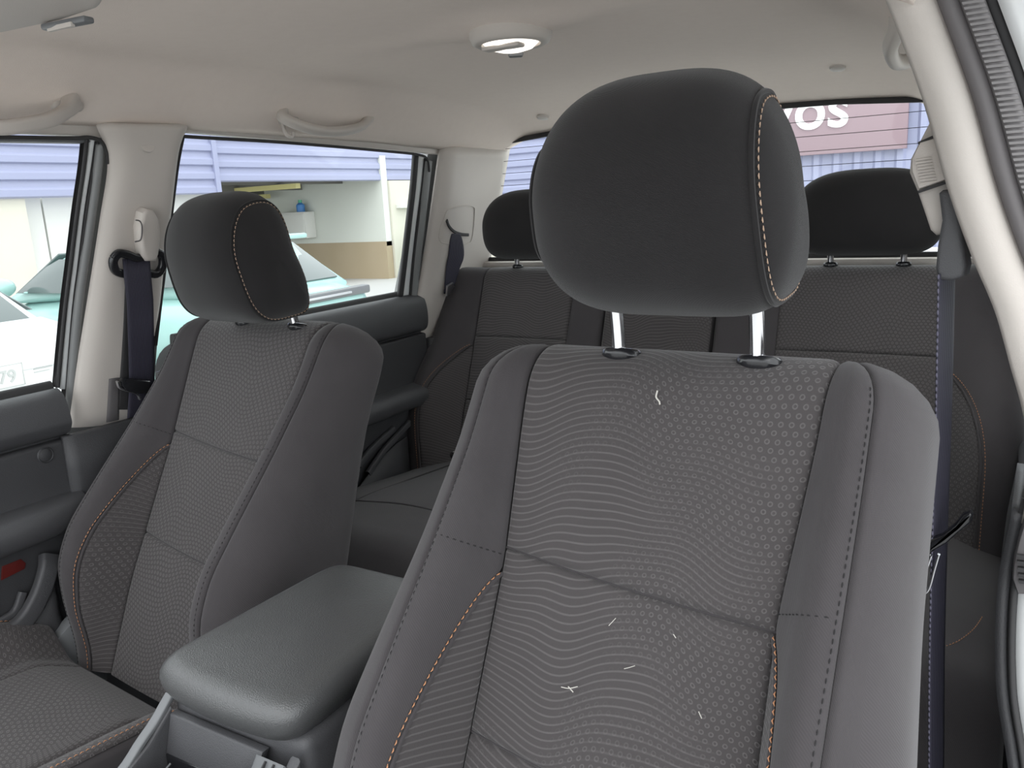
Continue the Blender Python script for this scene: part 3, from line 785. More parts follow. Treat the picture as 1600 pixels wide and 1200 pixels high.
        for s in (-1, 1):
            yy = np.linspace(y0 + 0.03, y1, 30); pp = [np.array([O[0] + s * 0.222, y, cz(0.222, y) + 0.0045]) for y in yy]
            stitches('stitching', pp, [np.array([0, 0, 1.0])] * 30, 'stitch_orange', cu)
        # frame under the cushion, hinge cover at its rear corner
        box('seat_frame', (O[0], (y0 + y1) / 2 + 0.03, 0.65), (0.40, 0.48, 0.20), 'dark_plastic', seat, bev=0.02)
        for s in (-1, 1):
            prism('recliner_cover', [(O[0] + s * 0.20, y1 - 0.03, 0.84), (O[0] + s * 0.20, y1 + 0.07, 0.82), (O[0] + s * 0.20, y1 + 0.09, 0.93), (O[0] + s * 0.20, y1 + 0.04, 0.955), (O[0] + s * 0.20, y1 + 0.0, 0.93)], (s * 0.03, 0, 0), 'grey_trim', seat, 0.006)
    return seat, back, fold, SI, (O, AU, AV, AW)

def headrest(seat, c, zb, prof, H, up_, sweepb, posts, mat, post_h, lean, capmat='gloss_black', pipe=True, eh=3.4, ef=2.3, wb=1.04, wt=0.90, cs=1.0, cdrop=0.002, ehl=None, ehb=6.0):
    """c: (x, y) of the posts at the caps; prof (forward, height) closed; up_: where the side seam runs"""
    P = crom(prof, 7, closed=True); k = len(P)
    P = np.array(P); cen = P.mean(axis=0)
    us = []
    ts = np.linspace(-1, 1, 57)
    fmax = P[:, 0].max()
    hmin, hmax = P[:, 1].min(), P[:, 1].max()
    def pt(u, p):
        t_ = min(1.0, abs(u) / H)
        low = sstep(cen[1] + 0.02, cen[1] - 0.05, p[1])          # lower corners are squarer than the upper ones
        e_ = lerp(eh if u > 0 else ehl or eh, ehb if u > 0 or ehl is None else 3.2, low)
        ch = max(0.0, 1 - t_ ** e_) ** (1 / 2.2)
        cf = max(0.0, 1 - t_ ** ef) ** (1 / 2.2)
        k_ = (p[1] - hmin) / (hmax - hmin)
        fr_ = sstep(cen[0] - 0.04, fmax, p[0])
        f_ = cen[0] + (p[0] - cen[0]) * lerp(ch, cf, fr_)
        h_ = cen[1] + (p[1] - cen[1]) * ch
        k_ = (h_ - hmin) / (hmax - hmin)
        return np.array([c[0] + u * lerp(wb, wt, k_), c[1] - f_, zb + h_])
    vv, uu = [], []
    U = [math.copysign(H * 0.9995 * (1 - (1 - abs(t_)) ** 2.2), t_) for t_ in ts]
    for u in U:
        for j, p in enumerate(P):
            q = pt(u, p)
            vv.append(q); uu.append((u, j * 0.012))
    fs = gridfaces(len(U), k, wrap_b=True)
    fs += [tuple(range(k)), tuple((len(U) - 1) * k + j for j in reversed(range(k)))]
    bm = bmesh.new(); bv = [bm.verts.new(v) for v in vv]
    for f_ in fs: bm.faces.new([bv[q] for q in f_])
    uvl = bm.loops.layers.uv.new('UVMap')
    for i_, v in enumerate(bv):
        for l in v.link_loops: l[uvl].uv = uu[i_]
    hr = from_bm('headrest', bm, mat, seat, True, 75)
    if pipe:
        for s in (-1, 1):
            us_ = up_[0] if s < 0 else up_[1]
            loop_ = [pt(s * us_, p) for p in P]
            cpt_ = sum(loop_) / len(loop_)
            nr = [(q - cpt_) / np.linalg.norm(q - cpt_) for q in loop_]
            sweep('piping', [q + n_ * 0.0005 for q, n_ in zip(loop_, nr)] + [loop_[0] + nr[0] * 0.0005], circ(0.0024, 6), mat, hr, cap=False)
            l2 = [pt(s * (us_ + 0.0045), p) for p in P]
            stitches('stitching', [q + n_ * 0.0016 for q, n_ in zip(l2, nr)] + [l2[0] + nr[0] * 0.0016], nr + [nr[0]], 'stitch_pale', hr, 0.0042, 0.0022, 0.0008)
    for dx in posts:
        b0 = np.array([c[0] + dx, c[1], zb - 0.05]); b1 = np.array([c[0] + dx, c[1] - lean, zb + post_h])
        tube('headrest_post', crom([b0, lerp(b0, b1, 0.55) + np.array([0, 0.004, 0]), b1], 6), 0.0068, 'chrome', hr, 14)
        lathe('post_guide', [(0.0001, 0.005), (0.010 * cs, 0.005), (0.0155 * cs, 0.004), (0.0175 * cs, 0.0015), (0.0175 * cs, -0.003), (0.013 * cs, -0.008)], (c[0] + dx, c[1] + 0.002, zb - 0.004 - cdrop), (0, 0.3, 1), capmat, hr, 24, 1.15, 0.9, (1, 0, 0))
    return hr

FH = [(-0.008, 0.052), (0.030, 0.043), (0.074, 0.045), (0.108, 0.070), (0.128, 0.118), (0.134, 0.158), (0.124, 0.198), (0.100, 0.228), (0.064, 0.240), (0.032, 0.236), (0.010, 0.208), (-0.003, 0.145), (-0.013, 0.090)]
REC = math.radians(25)
s1 = front_seat('front_seat', 'charcoal cloth driver seat with ring-patterned insert and pale lint specks', (0.367, 0.71, 1.43), REC, 0.0)
headrest(s1[0], (0.381, 0.726), 1.436, FH, 0.118, (0.108, 0.094), 0.030, (-0.067, 0.067), 'headrest_cloth', 0.085, 0.02, ehl=2.7)
s2 = front_seat('front_seat', 'charcoal cloth front seat beside the door, its belt hanging behind it', (-0.418, 0.92, 1.41), REC, 0.31)
headrest(s2[0], (-0.392, 0.930), 1.412, [(p[0], p[1] - 0.035) for p in FH], 0.118, (0.086, 0.086), 0.030, (-0.067, 0.067), 'headrest_cloth', 0.06, 0.02)
# lint and stains stuck to the driver's seat
def speck(px, py, pts, r=0.0008):
    O, AU, AV, AW = s1[4]
    def at(x, y):
        n = AW; p = hit(x, y, n, n @ (O + AW * (0.011 if y < 800 else 0.0205))); return p
    c_ = [at(px + dx, py + dy) for dx, dy in pts]
    return tube('lint', crom(c_, 4), r, 'lint', s1[1], 5)
speck(1025, 622, [(-1, -12), (-3, -2), (2, 5), (3, 10)], 0.0008)
speck(890, 1075, [(-12, 0), (0, 2), (14, -1)], 0.0004); speck(893, 1078, [(-4, -4), (4, 5)], 0.0005)
speck(985, 1043, [(-8, 2), (0, 0), (9, -3)], 0.0003); speck(1098, 1115, [(-3, -5), (2, 6)], 0.0004); speck(958, 972, [(-6, 6), (5, -6)], 0.0003); speck(1056, 993, [(-2, -3), (2, 3)], 0.0004)

s1[0].rotation_euler.z = math.radians(-1.5)
s2[0].rotation_euler.z = math.radians(-5)

# ---- rear bench
rb = thing('rear_bench', 'wide dark rear bench with patterned outer seats and low headrests below the rear window', 'car seat', (0, 1.5, 0.55))
RR = math.radians(22); RO = np.array([0, 1.87, 1.42]); rct, rst = math.cos(RR), math.sin(RR)
RV, RW_ = np.array([0, rst, rct]), np.array([0, -rct, rst])
def rear_back(x0, x1, i0, i1, bol_l, bol_r, nm, vtop=0.0):
    """backrest section from x0 to x1, insert i0..i1; bol_*: outer bolster height"""
    VB = -0.66; R_ = 0.045
    def wv(x, v):
        w_ = 0.0
        bh = 0.085 * math.exp(-((v + 0.40) / 0.17) ** 2) + 0.012
        if bol_l and x < i0: t_ = (i0 - x) / (i0 - x0); w_ += bh * sstep(0, 0.62, t_)
        if bol_r and x > i1: t_ = (x - i1) / (x1 - i1); w_ += bh * sstep(0, 0.62, t_)
        return w_ + 0.006 * math.cos((x - (i0 + i1) / 2) / (i1 - i0) * math.pi) * (1 if i0 <= x <= i1 else 0)
    def P(x, tau, shr=0.0):
        g = 1.0; v = tau
        if tau > vtop - R_:
            th = min(math.pi / 2, (tau - vtop + R_) / R_); v = vtop - R_ + R_ * math.sin(th); g = math.cos(th)
        w_ = wv(x, tau)
        # roll the outer edges back
        for xe, sg in ((x0, 1), (x1, -1)):
            rr = 0.05 if ((sg > 0 and bol_l) or (sg < 0 and bol_r)) else 0.012
            d_ = (x - xe) * sg
            if d_ < rr: w_ -= rr * 1.1 * (1 - math.sqrt(max(0, 1 - (1 - d_ / rr) ** 2)))
        xx = x
        cw = 0.055
        for xe, sg, bb in ((x0, 1, bol_l), (x1, -1, bol_r)):
            d_ = (x - xe) * sg
            if bb and d_ < cw: xx = x + sg * (cw - d_) * 0.9 * (1 - g)
        w2 = -0.045 + (w_ + 0.045) * g
        return RO + np.array([xx, 0, 0]) + RV * v + RW_ * (w2 - shr)
    TE = vtop - R_ + R_ * math.pi / 2
    bm = bmesh.new(); nx, nt_ = 33, 31; g_ = []
    for i in range(nx):
        x = lerp(x0, x1, nonuni(nx, 0.12, 8)[i])
        for j in range(nt_): g_.append(P(x, lerp(VB, TE, j / (nt_ - 1)), 0.0035))
    bvs = [bm.verts.new(v) for v in g_]
    for f_ in gridfaces(nx, nt_): bm.faces.new([bvs[q] for q in f_])
    rim = [e for e in bm.edges if e.is_boundary]
    ex = bmesh.ops.extrude_edge_only(bm, edges=rim)
    for v in [e for e in ex['geom'] if isinstance(e, bmesh.types.BMVert)]: v.co += Vector(-RW_ * 0.035)
    bo = from_bm(nm, bm, 'plain_cloth', rb, True, 60)
    NU = nonuni(41, 0.10, 8)
    def uvf(a, b_): return (a, b_)
    def pan(t0, t1, e):
        patch('insert_panel', lambda a, b_: P(lerp(i0, i1, NU[int(round(a * 40))]), lerp(t0, t1, NU[int(round(b_ * 40))])), 41, 41, 'ring_cloth', bo,
              lambda a, b_: (lerp(i0, i1, NU[int(round(a * 40))]), lerp(t0, t1, NU[int(round(b_ * 40))])), e, 0.003, 0.006, 0.010)
    if bol_l or bol_r:
        pan(-0.198, TE - 0.003, (1, 1, 1, 0)); pan(-0.37, -0.198, (1, 1, 1, 1)); pan(VB, -0.37, (1, 1, 0, 1))
        for xe, xi, sg, bb in ((x0, i0, -1, bol_l), (x1, i1, 1, bol_r)):
            if not bb:
                patch('border_panel', lambda a, b_: P(lerp(min(xe, xi), max(xe, xi), a), lerp(VB, TE - 0.002, b_)), 15, 41, 'plain_cloth', bo, lambda a, b_: (a * 0.1, b_ * 0.6), (1, 1, 0, 0), 0.003, 0.005, 0.008)
                continue
            wd = abs(xe - xi)
            def qp(t_):
                x = (t_ + 0.222) / (-0.66 + 0.222)
                return 0.0 if x <= 0 else 0.56 * min(1, 1 - (1 - min(1, x / 0.5)) ** 2.2) ** 0.7
            tb2 = lambda b_: lerp(VB, TE - 0.002, b_)
            patch('bolster_panel', lambda a, b_: P(xi + sg * wd * lerp(qp(tb2(b_)), 1.0, NU[int(round(a * 40))]), tb2(b_)), 41, 51, 'plain_cloth', bo, lambda a, b_: (a * 0.12, b_ * 0.6), (1, 0, 0, 0), 0.003, 0.005, 0.008, sgn=sg)
            patch('bolster_insert', lambda a, b_: P(xi + sg * wd * qp(lerp(VB, -0.222, b_)) * NU[int(round(a * 40))], lerp(VB, -0.222, b_)), 41, 41, 'ring_cloth', bo, lambda a, b_: (xi + sg * wd * a * qp(lerp(VB, -0.222, b_)), lerp(VB, -0.222, b_)), (1, 1, 0, 0), 0.003, 0.005, 0.008, sgn=sg)
            tt = [lerp(-0.2222, -0.66, x) for x in (0, .004, .012, .025, .045, .07, .1, .14, .18, .23, .28, .34, .4, .46, .52, .6, .7, .8, .9, 1)]
            crv = [P(xi + sg * wd * qp(t_), t_) + RW_ * 0.004 for t_ in tt]
            tube('piping', crv, 0.0022, 'plain_cloth', bo, 6)
            stitches('stitching', [P(xi + sg * wd * (qp(t_) + 0.05), t_) + RW_ * 0.005 for t_ in tt], [RW_] * len(tt), 'stitch_orange', bo)
    else:
        pan(VB, TE - 0.003, (1, 1, 0, 0))
    return bo
rear_back(-0.700, -0.200, -0.565, -0.292, True, False, 'backrest')
rb_c = rear_back(-0.198, 0.073, -0.197, 0.072, False, False, 'backrest', -0.015)
rear_back(0.075, 0.690, 0.218, 0.540, False, True, 'backrest')
RH = [(-0.020, 0.030), (0.010, 0.012), (0.050, 0.008), (0.078, 0.030), (0.088, 0.075), (0.082, 0.125), (0.060, 0.165), (0.030, 0.182), (0.004, 0.170), (-0.016, 0.130), (-0.026, 0.080)]
for x in (-0.403, 0.384):
    headrest(rb, (x, 1.885), 1.428, RH, 0.150, 0.062, 0.016, (-0.072, 0.072), 'headrest_cloth', 0.05, 0.01, 'gloss_black', False, 3.0, 3.0, 1.0, 0.98, 0.75, 0.012)
# rear cushion
def rcz(x, y):
    e = sstep(1.00, 1.13, y)
    s = 0.014 * math.cos((abs(x) - 0.38) * 9) if abs(x) > 0.1 else 0.0
    return 0.962 - 0.035 * sstep(1.25, 1.7, y) + s - 0.085 * (1 - e) ** 1.7
def rcp(a, b_):
    s = lerp(-1.12, 1.12, a); X_ = 0.675
    y = lerp(0.985, 1.72, max(0, (b_ - 0.15) / 0.85))
    rr = 0.0
    x = max(-1, min(1, s)) * X_
    z = rcz(x, y)
    ed = max(0, (abs(s) - 0.86) / 0.26)
    z -= 0.10 * (1 - math.sqrt(max(0, 1 - min(1, ed) ** 2))) + (0.10 * max(0, ed - 0.9))
    if b_ < 0.15: z -= 0.12 * (0.15 - b_) / 0.15; y += 0.03 * ((0.15 - b_) / 0.15) ** 2
    return np.array([x, y + 0.05 * sstep(0.85, 1.1, abs(s)) * (1 - b_), z])
rcu = gridmesh('cushion', rcp, 71, 41, 'plain_cloth', rb, uv=lambda a, b_: (a * 1.4, b_ * 0.7))
for (x, w_) in ((-0.41, 0.27), (0.39, 0.30)):
    q = crom([np.array([x - w_ / 2, y, rcz(x - w_ / 2, y) + 0.001]) for y in (1.66, 1.45, 1.27)] + [np.array([x + k * w_ / 2, 1.255 - 0.0 * k, rcz(x + k * w_ / 2, 1.255) + 0.001]) for k in (-0.85, 0, 0.85)] + [np.array([x + w_ / 2, y, rcz(x + w_ / 2, y) + 0.001]) for y in (1.27, 1.45, 1.66)], 6)
    tube('seam', q, 0.0018, 'plain_cloth', rcu, 5)
stitches('stitching', crom([PZ(1478, 1010, 0.955), PZ(1500, 1000, 0.955), PZ(1522, 982, 0.955), PZ(1536, 962, 0.955)], 8), [np.array([0, 0, 1.0])] * 25, 'stitch_orange', rcu)
box('bench_base', (0, 1.40, 0.69), (1.30, 0.60, 0.27), 'carpet', rb, bev=0.03)
lathe('seatbelt_anchor', [(0.0001, 0.004), (0.007, 0.004), (0.010, 0.0)], PY(708, 711, 1.60), (0.3, -1, 0.3), 'chrome', rb, 16)

# ================================================================== CONSOLE, BELTS, HANDLES, LAMP
con = thing('centre_console', 'black centre console with padded armrest lid between the front seats', 'console', (0, 0.55, 0.55))
def rounded_pad(name, x0, x1, y0, y1, z0, z1, r, crown, mat, parent, n=41, taper=0.0, bow=0.0):
    """pillow-shaped lid: top and sides in one grid"""
    def fn(a, b_):
        s, t_ = 2 * a - 1, 2 * b_ - 1
        k = max(abs(s), abs(t_))
        # square -> rounded square
        def soft(v): return math.copysign(1 - (1 - abs(v)) ** 1.6, v)
        inner = min(1.0, k / 0.72)
        if k < 1e-6: dx, dy = 1.0, 0.0
        else: dx, dy = s / k, t_ / k
        pn = 9.0
        sc = 1 / ((abs(dx) ** pn + abs(dy) ** pn) ** (1 / pn))
        dx, dy = dx * sc, dy * sc
        hx, hy = (x1 - x0) / 2, (y1 - y0) / 2
        if k <= 0.72:
            f_ = inner; rx = (hx - r) * f_; ry = (hy - r) * f_; z = z1 + crown * (1 - f_ * f_)
            x, y = dx * rx, dy * ry
        elif k <= 0.9:
            th = (k - 0.72) / 0.18 * math.pi / 2
            x = dx * (hx - r + r * math.sin(th)); y = dy * (hy - r + r * math.sin(th)); z = z1 - r + r * math.cos(th)
        else:
            f_ = (k - 0.9) / 0.1; x, y = dx * (hx - 0.012 * f_ * f_), dy * (hy - 0.012 * f_ * f_); z = lerp(z1 - r, z0, f_)
        ty = (y / hy + 1) / 2
        x *= 1 - taper * ty
        y -= bow * (1 - (x / hx) ** 2) * (1 - ty)
        return np.array([(x0 + x1) / 2 + x, (y0 + y1) / 2 + y, z])
    return gridmesh(name, fn, n, n, mat, parent)
body = box('console_body', (0, 0.605, 0.823), (0.198, 0.270, 0.545), 'dark_plastic', con, bev=0.014, seg=3)
lid = rounded_pad('armrest_lid', -0.102, 0.104, 0.452, 0.728, 1.094, 1.140, 0.020, 0.006, 'lid_vinyl', con, 61, 0.10, 0.010)
# front section: side walls that step down, recess, front panel under the lid
for s in (-1, 1):
    q = [(s * 0.100, 0.462, 1.082), (s * 0.100, 0.430, 1.056), (s * 0.100, 0.36, 1.022), (s * 0.100, 0.10, 1.002), (s * 0.100, 0.10, 0.56), (s * 0.100, 0.462, 0.56)]
    wl = prism('side_wall', q, (-s * 0.014, 0, 0), 'dark_plastic', con, 0.003)
sweep('side_rail', crom([(-0.095, 0.468, 1.090), (-0.095, 0.432, 1.062), (-0.095, 0.36, 1.029), (-0.095, 0.12, 1.008)], 6), rrect(0.006, 0.012, 0.002), 'grey_trim', con, up=(0, 0, 1))
prism('front_panel', [(-0.086, 0.458, 1.076), (0.052, 0.458, 1.076), (0.040, 0.446, 1.035), (-0.086, 0.446, 1.035)], (0, 0.01, 0), 'dark_plastic', con, 0.002)
prism('corner_trim', [(0.050, 0.452, 1.079), (0.088, 0.452, 1.079), (0.088, 0.42, 1.052), (0.060, 0.42, 1.052), (0.050, 0.43, 1.05)], (0, 0.004, -0.012), 'grey_trim', con, 0.002)
for x in (0.066, 0.077): box('trim_groove', (x, 0.438, 1.0675), (0.0015, 0.03, 0.003), 'rubber', con, rot=Matrix.Rotation(0.70, 3, 'X'))
box('bin_floor', (-0.01, 0.29, 0.955), (0.15, 0.34, 0.012), 'dark_plastic', con)
box('bin_rear_wall', (-0.02, 0.449, 0.995), (0.13, 0.008, 0.085), 'gloss_black', con, bev=0.002)
tube('bin_seam', [(-0.070, 0.440, 1.034), (-0.070, 0.400, 1.018), (-0.070, 0.34, 1.0)], 0.0012, 'grey_trim', con, 5)
rounded_pad('gear_knob', -0.085, -0.030, 0.325, 0.418, 1.000, 1.052, 0.022, 0.004, 'grey_trim', con, 31)
hb = thing('handbrake_lever', 'black handbrake lever lying beside the storage bin of the console', 'lever', (0.05, 0.40, 1.0))
tube('grip', crom([(0.046, 0.436, 1.048), (0.046, 0.40, 1.060), (0.046, 0.33, 1.066), (0.046, 0.22, 1.07)], 6), 0.017, 'gloss_black', hb, 16, scale=[0.45, 0.8, 0.92, 1, 1, 1] + [1.0] * 13)
box('lever_arm', (0.046, 0.42, 1.012), (0.014, 0.05, 0.06), 'dark_plastic', hb, bev=0.004)

# ---- passenger front belt
def ribbon(name, path, wdirs, width, mat, parent, th=0.0014, scale=None):
    vv, uu = [], []
    P = [np.asarray(p, float) for p in path]; n = len(P); L = 0
    for i in range(n):
        wd = np.asarray(wdirs[i] if isinstance(wdirs, list) else wdirs, float); wd = wd / np.linalg.norm(wd)
        k = (scale[i] if scale else 1.0) * width / 2
        if i: L += np.linalg.norm(P[i] - P[i - 1])
        for j in range(9):
            e = j / 4 - 1; vv.append(P[i] + wd * k * e); uu.append((e * 0.05 + 0.05, L))
    o = mesh(name, vv, gridfaces(n, 9), mat, parent, uvs=uu)
    md = o.modifiers.new('thickness', 'SOLIDIFY'); md.thickness = th; md.offset = 0
    return o
SN = np.array([1, 0, -SK]) / math.hypot(1, SK)          # inward normal of the side wall
bl = thing('seat_belt', 'dark seat belt on the pillar beside the front window, its tongue hanging half way down', 'seat belt', tuple(PS(215, 640, 0.02)), 'front seat belts')
ol = [(209, 328), (216, 322), (226, 324), (234, 338), (237, 362), (234, 392), (230, 403), (215, 403), (209, 395), (207, 378), (205, 352)]
anc = prism('anchor_cover', [PS(*q, 0.016) for q in ol], SN * 0.026, 'grey_beige_plastic', bl, 0.006, 3)
sweep('cover_groove', crom([PS(212, 344, 0.046), PS(219, 346, 0.046), PS(222, 356, 0.046), PS(220, 374, 0.046), PS(211, 378, 0.046)], 5), circ(0.0012, 5), 'grey_rubber', anc)
rg = crom([PS(*q, 0.030) for q in [(178, 404), (186, 396), (200, 398), (214, 403), (230, 398), (246, 394), (254, 402), (253, 418), (244, 428), (228, 426), (213, 425), (196, 428), (182, 424), (177, 414)]], 4, closed=True)
sweep('guide_loop', rg + [rg[0]], rrect(0.011, 0.014, 0.004), 'gloss_black', bl, cap=False, up=tuple(SN))
ydir = np.array([0, 1.0, -0.05])
ribbon('webbing', [PS(213, 404, 0.030), PS(215, 430, 0.040), PS(219, 470, 0.040), PS(221, 540, 0.038), PS(222, 600, 0.036), PS(218, 660, 0.036), PS(212, 760, 0.040)], ydir, 0.050, 'webbing', bl)
tg = [(182, 593), (190, 589), (210, 590), (228, 592), (228, 612), (206, 612), (190, 607), (184, 600)]
tgo = prism('tongue', [PS(*q, 0.042) for q in tg], SN * 0.014, 'gloss_black', bl, 0.004)
sweep('tongue_blade', crom([PS(183, 596, 0.050), PS(187, 606, 0.05), PS(200, 611, 0.05), PS(214, 616, 0.05), PS(218, 624, 0.05)], 5), rrect(0.006, 0.003, 0.001), 'steel', tgo)

# ---- driver belt
br = thing('seat_belt', 'dark seat belt hanging behind the driver seat with its metal tongue', 'seat belt', (0.60, 0.88, 0.97), 'front seat belts')
ol = [(1452, 190), (1436, 221), (1422, 248), (1420, 270), (1433, 300), (1443, 330), (1453, 360), (1462, 368), (1474, 366), (1500, 372), (1510, 300), (1484, 200)]
ac = prism('anchor_cover', [PY(*q, 0.872) for q in ol], (0.004, 0.045, 0), 'beige_plastic', br, 0.005, 3)
prism('height_button', [PY(*q, 0.862) for q in [(1437, 222), (1424, 248), (1424, 268), (1435, 296), (1482, 280), (1464, 214)]], (0, 0.014, 0), 'beige_plastic', ac, 0.003)
for k in range(9):
    a = PY(1430 + k * 1.0, 250 + k * 4.6, 0.8605); b_ = PY(1456 + k, 246 + k * 4.6, 0.8605)
    tube('button_rib', [a, b_], 0.0008, 'beige_plastic', ac, 5)
prism('button_gap', [PY(*q, 0.8635) for q in [(1434, 298), (1484, 281), (1485, 285), (1435, 302)]], (0, 0.01, 0), 'rubber', ac)
prism('button_gap', [PY(*q, 0.8635) for q in [(1434, 222), (1466, 208), (1467, 212), (1435, 226)]], (0, 0.01, 0), 'rubber', ac)
prism('guide_loop', [PY(*q, 0.856) for q in [(1466, 302), (1472, 297), (1490, 296), (1500, 335), (1504, 372), (1510, 415), (1506, 432), (1488, 439), (1466, 438), (1461, 420), (1464, 385), (1471, 345)]], (0.004, 0.026, 0), 'dark_plastic', br, 0.004, 3)
wd = (0.011, 0.045, 0)
wp = [PY(1479, 425, 0.874), PY(1478, 480, 0.876), PY(1474, 660, 0.878), PY(1468, 850, 0.88), PY(1464, 1020, 0.88), PY(1463, 1200, 0.88), PY(1462, 1400, 0.88)]
ribbon('webbing', crom(wp, 6), wd, 0.047, 'webbing', br)
hw = np.array(wd) / np.linalg.norm(wd) * 0.0228
stitches('edge_stitching', [p - hw + np.array([0, -0.001, 0]) for p in crom(wp, 6)], [np.array([0, -1.0, 0])] * 37, 'belt_edge', br, 0.0045, 0.0022, 0.0011)
to = prism('tongue', [PY(q[0] + 10, q[1], 0.852) for q in [(1434, 866), (1434, 854), (1444, 845), (1462, 838), (1482, 822), (1494, 806), (1506, 800), (1511, 806), (1508, 818), (1488, 834), (1470, 850), (1452, 860), (1442, 868)]], (0, 0.014, 0), 'gloss_black', br, 0.004, 3)
lp = crom([PY(q[0] + 12, q[1], 0.856) for q in [(1443, 868), (1432, 900), (1426, 920), (1432, 926), (1440, 918), (1448, 890), (1455, 866)]], 5)
sweep('tongue_blade', lp, rrect(0.0045, 0.0025, 0.0008), 'steel', to, up=(0, 1, 0))

# ---- rear passenger belt
b3 = thing('seat_belt', 'slim twisted seat belt hanging out of a slit in the rear pillar', 'seat belt', tuple(PX(694, 455, -0.62)))
q = [cp_at(710, 365, 0.004), cp_at(709, 378, 0.008), cp_at(707, 400, 0.012), cp_at(702, 420, 0.012), cp_at(698, 440, 0.012), cp_at(694, 458, 0.012)]
ribbon('webbing', crom(q, 5), [np.array([0.3, 1, 0])] * 26, 0.052, 'webbing', b3, scale=[0.55 + 0.5 * math.sin(min(1, i / 12) * math.pi / 2) - 0.55 * max(0, (i - 12) / 13) for i in range(26)])
tt_ = prism('tongue', [cp_at(*k, 0.016) for k in [(689, 446), (697, 440), (699, 446), (693, 458), (688, 462)]], SN * 0.008, 'steel', b3, 0.002)

# ---- grab handles
def grab(name, label, pts, base_pts, mat, hook=None):
    c0 = pts[len(pts) // 2]
    h = thing(name, label, 'grab handle', tuple(c0), 'grab handles')
    P = crom(pts, 8); n = len(P)
    sc = [1.0 + 0.55 * max(0, (abs(2 * i / (n - 1) - 1) - 0.7) / 0.3) for i in range(n)]
    sweep('bar', P, rrect(0.020, 0.016, 0.006), mat, h, scale=sc)
    for i, p in enumerate(base_pts):
        rounded_pad_side(p, h, mat)
    return h
def rounded_pad_side(p, h, mat):
    box('mount', p, (0.030, 0.050, 0.034), mat, h, bev=0.010, seg=3)
HZ = lambda px, py, x: PX(px, py, x)
g1 = grab('grab_handle', 'beige grab handle with coat hook above the rear side window', [HZ(440, 176, -0.545), HZ(446, 186, -0.530), HZ(475, 198, -0.515), HZ(508, 205, -0.510), HZ(540, 204, -0.513), HZ(565, 197, -0.528), HZ(573, 186, -0.545)], [HZ(446, 180, -0.560), HZ(570, 186, -0.560)], 'grey_beige_plastic')
sweep('coat_hook', crom([HZ(442, 190, -0.552), HZ(444, 202, -0.552), HZ(449, 211, -0.548), HZ(457, 213, -0.545), HZ(458, 206, -0.543)], 5), rrect(0.007, 0.006, 0.002), 'grey_beige_plastic', g1)
g2 = grab('grab_handle', 'beige grab handle above the front side window', [HZ(112, 158, -0.545), HZ(104, 172, -0.530), HZ(80, 186, -0.515), HZ(40, 195, -0.508), HZ(0, 199, -0.508), HZ(-60, 196, -0.515), HZ(-95, 185, -0.53), HZ(-105, 170, -0.545)], [HZ(100, 156, -0.560), HZ(-100, 165, -0.560)], 'grey_beige_plastic')
gx = 0.515
g3 = grab('grab_handle', 'beige grab handle on the roof rail above the driver side pillar', [(gx, 1.10, 1.772), (gx - 0.008, 1.112, 1.752), (gx - 0.018, 1.15, 1.740), (gx - 0.022, 1.22, 1.736), (gx - 0.022, 1.28, 1.738), (gx - 0.015, 1.35, 1.748), (gx, 1.375, 1.770)], [(gx + 0.008, 1.105, 1.775), (gx + 0.008, 1.37, 1.775)], 'grey_beige_plastic')

# ---- dome lamp
zr = roof(0, 1.085)
dl = thing('dome_lamp', 'round dome lamp with grey bezel and white lens in the headliner', 'lamp', (0.002, 1.085, zr))
lathe('bezel', [(0.060, 0.010), (0.0595, -0.002), (0.056, -0.010), (0.050, -0.013), (0.043, -0.012), (0.041, -0.006)], (0.002, 1.085, zr), (0, 0, 1), 'grey_beige_plastic', dl, 48)
lathe('lens', [(0.0001, -0.022), (0.018, -0.021), (0.032, -0.017), (0.041, -0.009), (0.042, -0.002)], (0.002, 1.085, zr), (0, 0, 1), 'lamp_lens', dl, 40)
box('switch_bar', (0.002, 1.062, zr - 0.018), (0.062, 0.020, 0.006), 'grey_beige_plastic', dl, bev=0.0025)
box('switch', (-0.012, 1.122, zr - 0.018), (0.022, 0.014, 0.010), 'grey_trim', dl, bev=0.003, rot=Matrix.Rotation(0.6, 3, 'Z'))

# ---- sun visor
sv = thing('sun_visor', 'grey folded sun visor with clip at the front edge of the headliner', 'sun visor', (-0.30, 0.42, 1.77))
ve = [(-0.60, 0.40, 1.752), (-0.45, 0.455, 1.762), (-0.251, 0.498, 1.770), (-0.163, 0.512, 1.772), (-0.100, 0.510, 1.773), (-0.055, 0.490, 1.774), (-0.035, 0.44, 1.775), (-0.03, 0.28, 1.776), (-0.60, 0.26, 1.76)]
prism('panel', ve, (0, 0, 0.022), 'grey_beige_plastic', sv, 0.008, 3)
ck = box('clip', PZ(105, 37, 1.767), (0.060, 0.012, 0.006), 'grey_trim', sv, rot=Matrix.Rotation(0.12, 3, 'Z'), bev=0.002)
box('clip_edge', PZ(95, 42, 1.764), (0.036, 0.004, 0.004), 'beige_plastic', sv, rot=Matrix.Rotation(0.05, 3, 'Z'))

# ================================================================== OUTSIDE
bm = bmesh.new(); addbox(bm, (-10, 10, -0.05), (90, 90, 0.1)); struct(from_bm('ground', bm, 'asphalt', None, False))

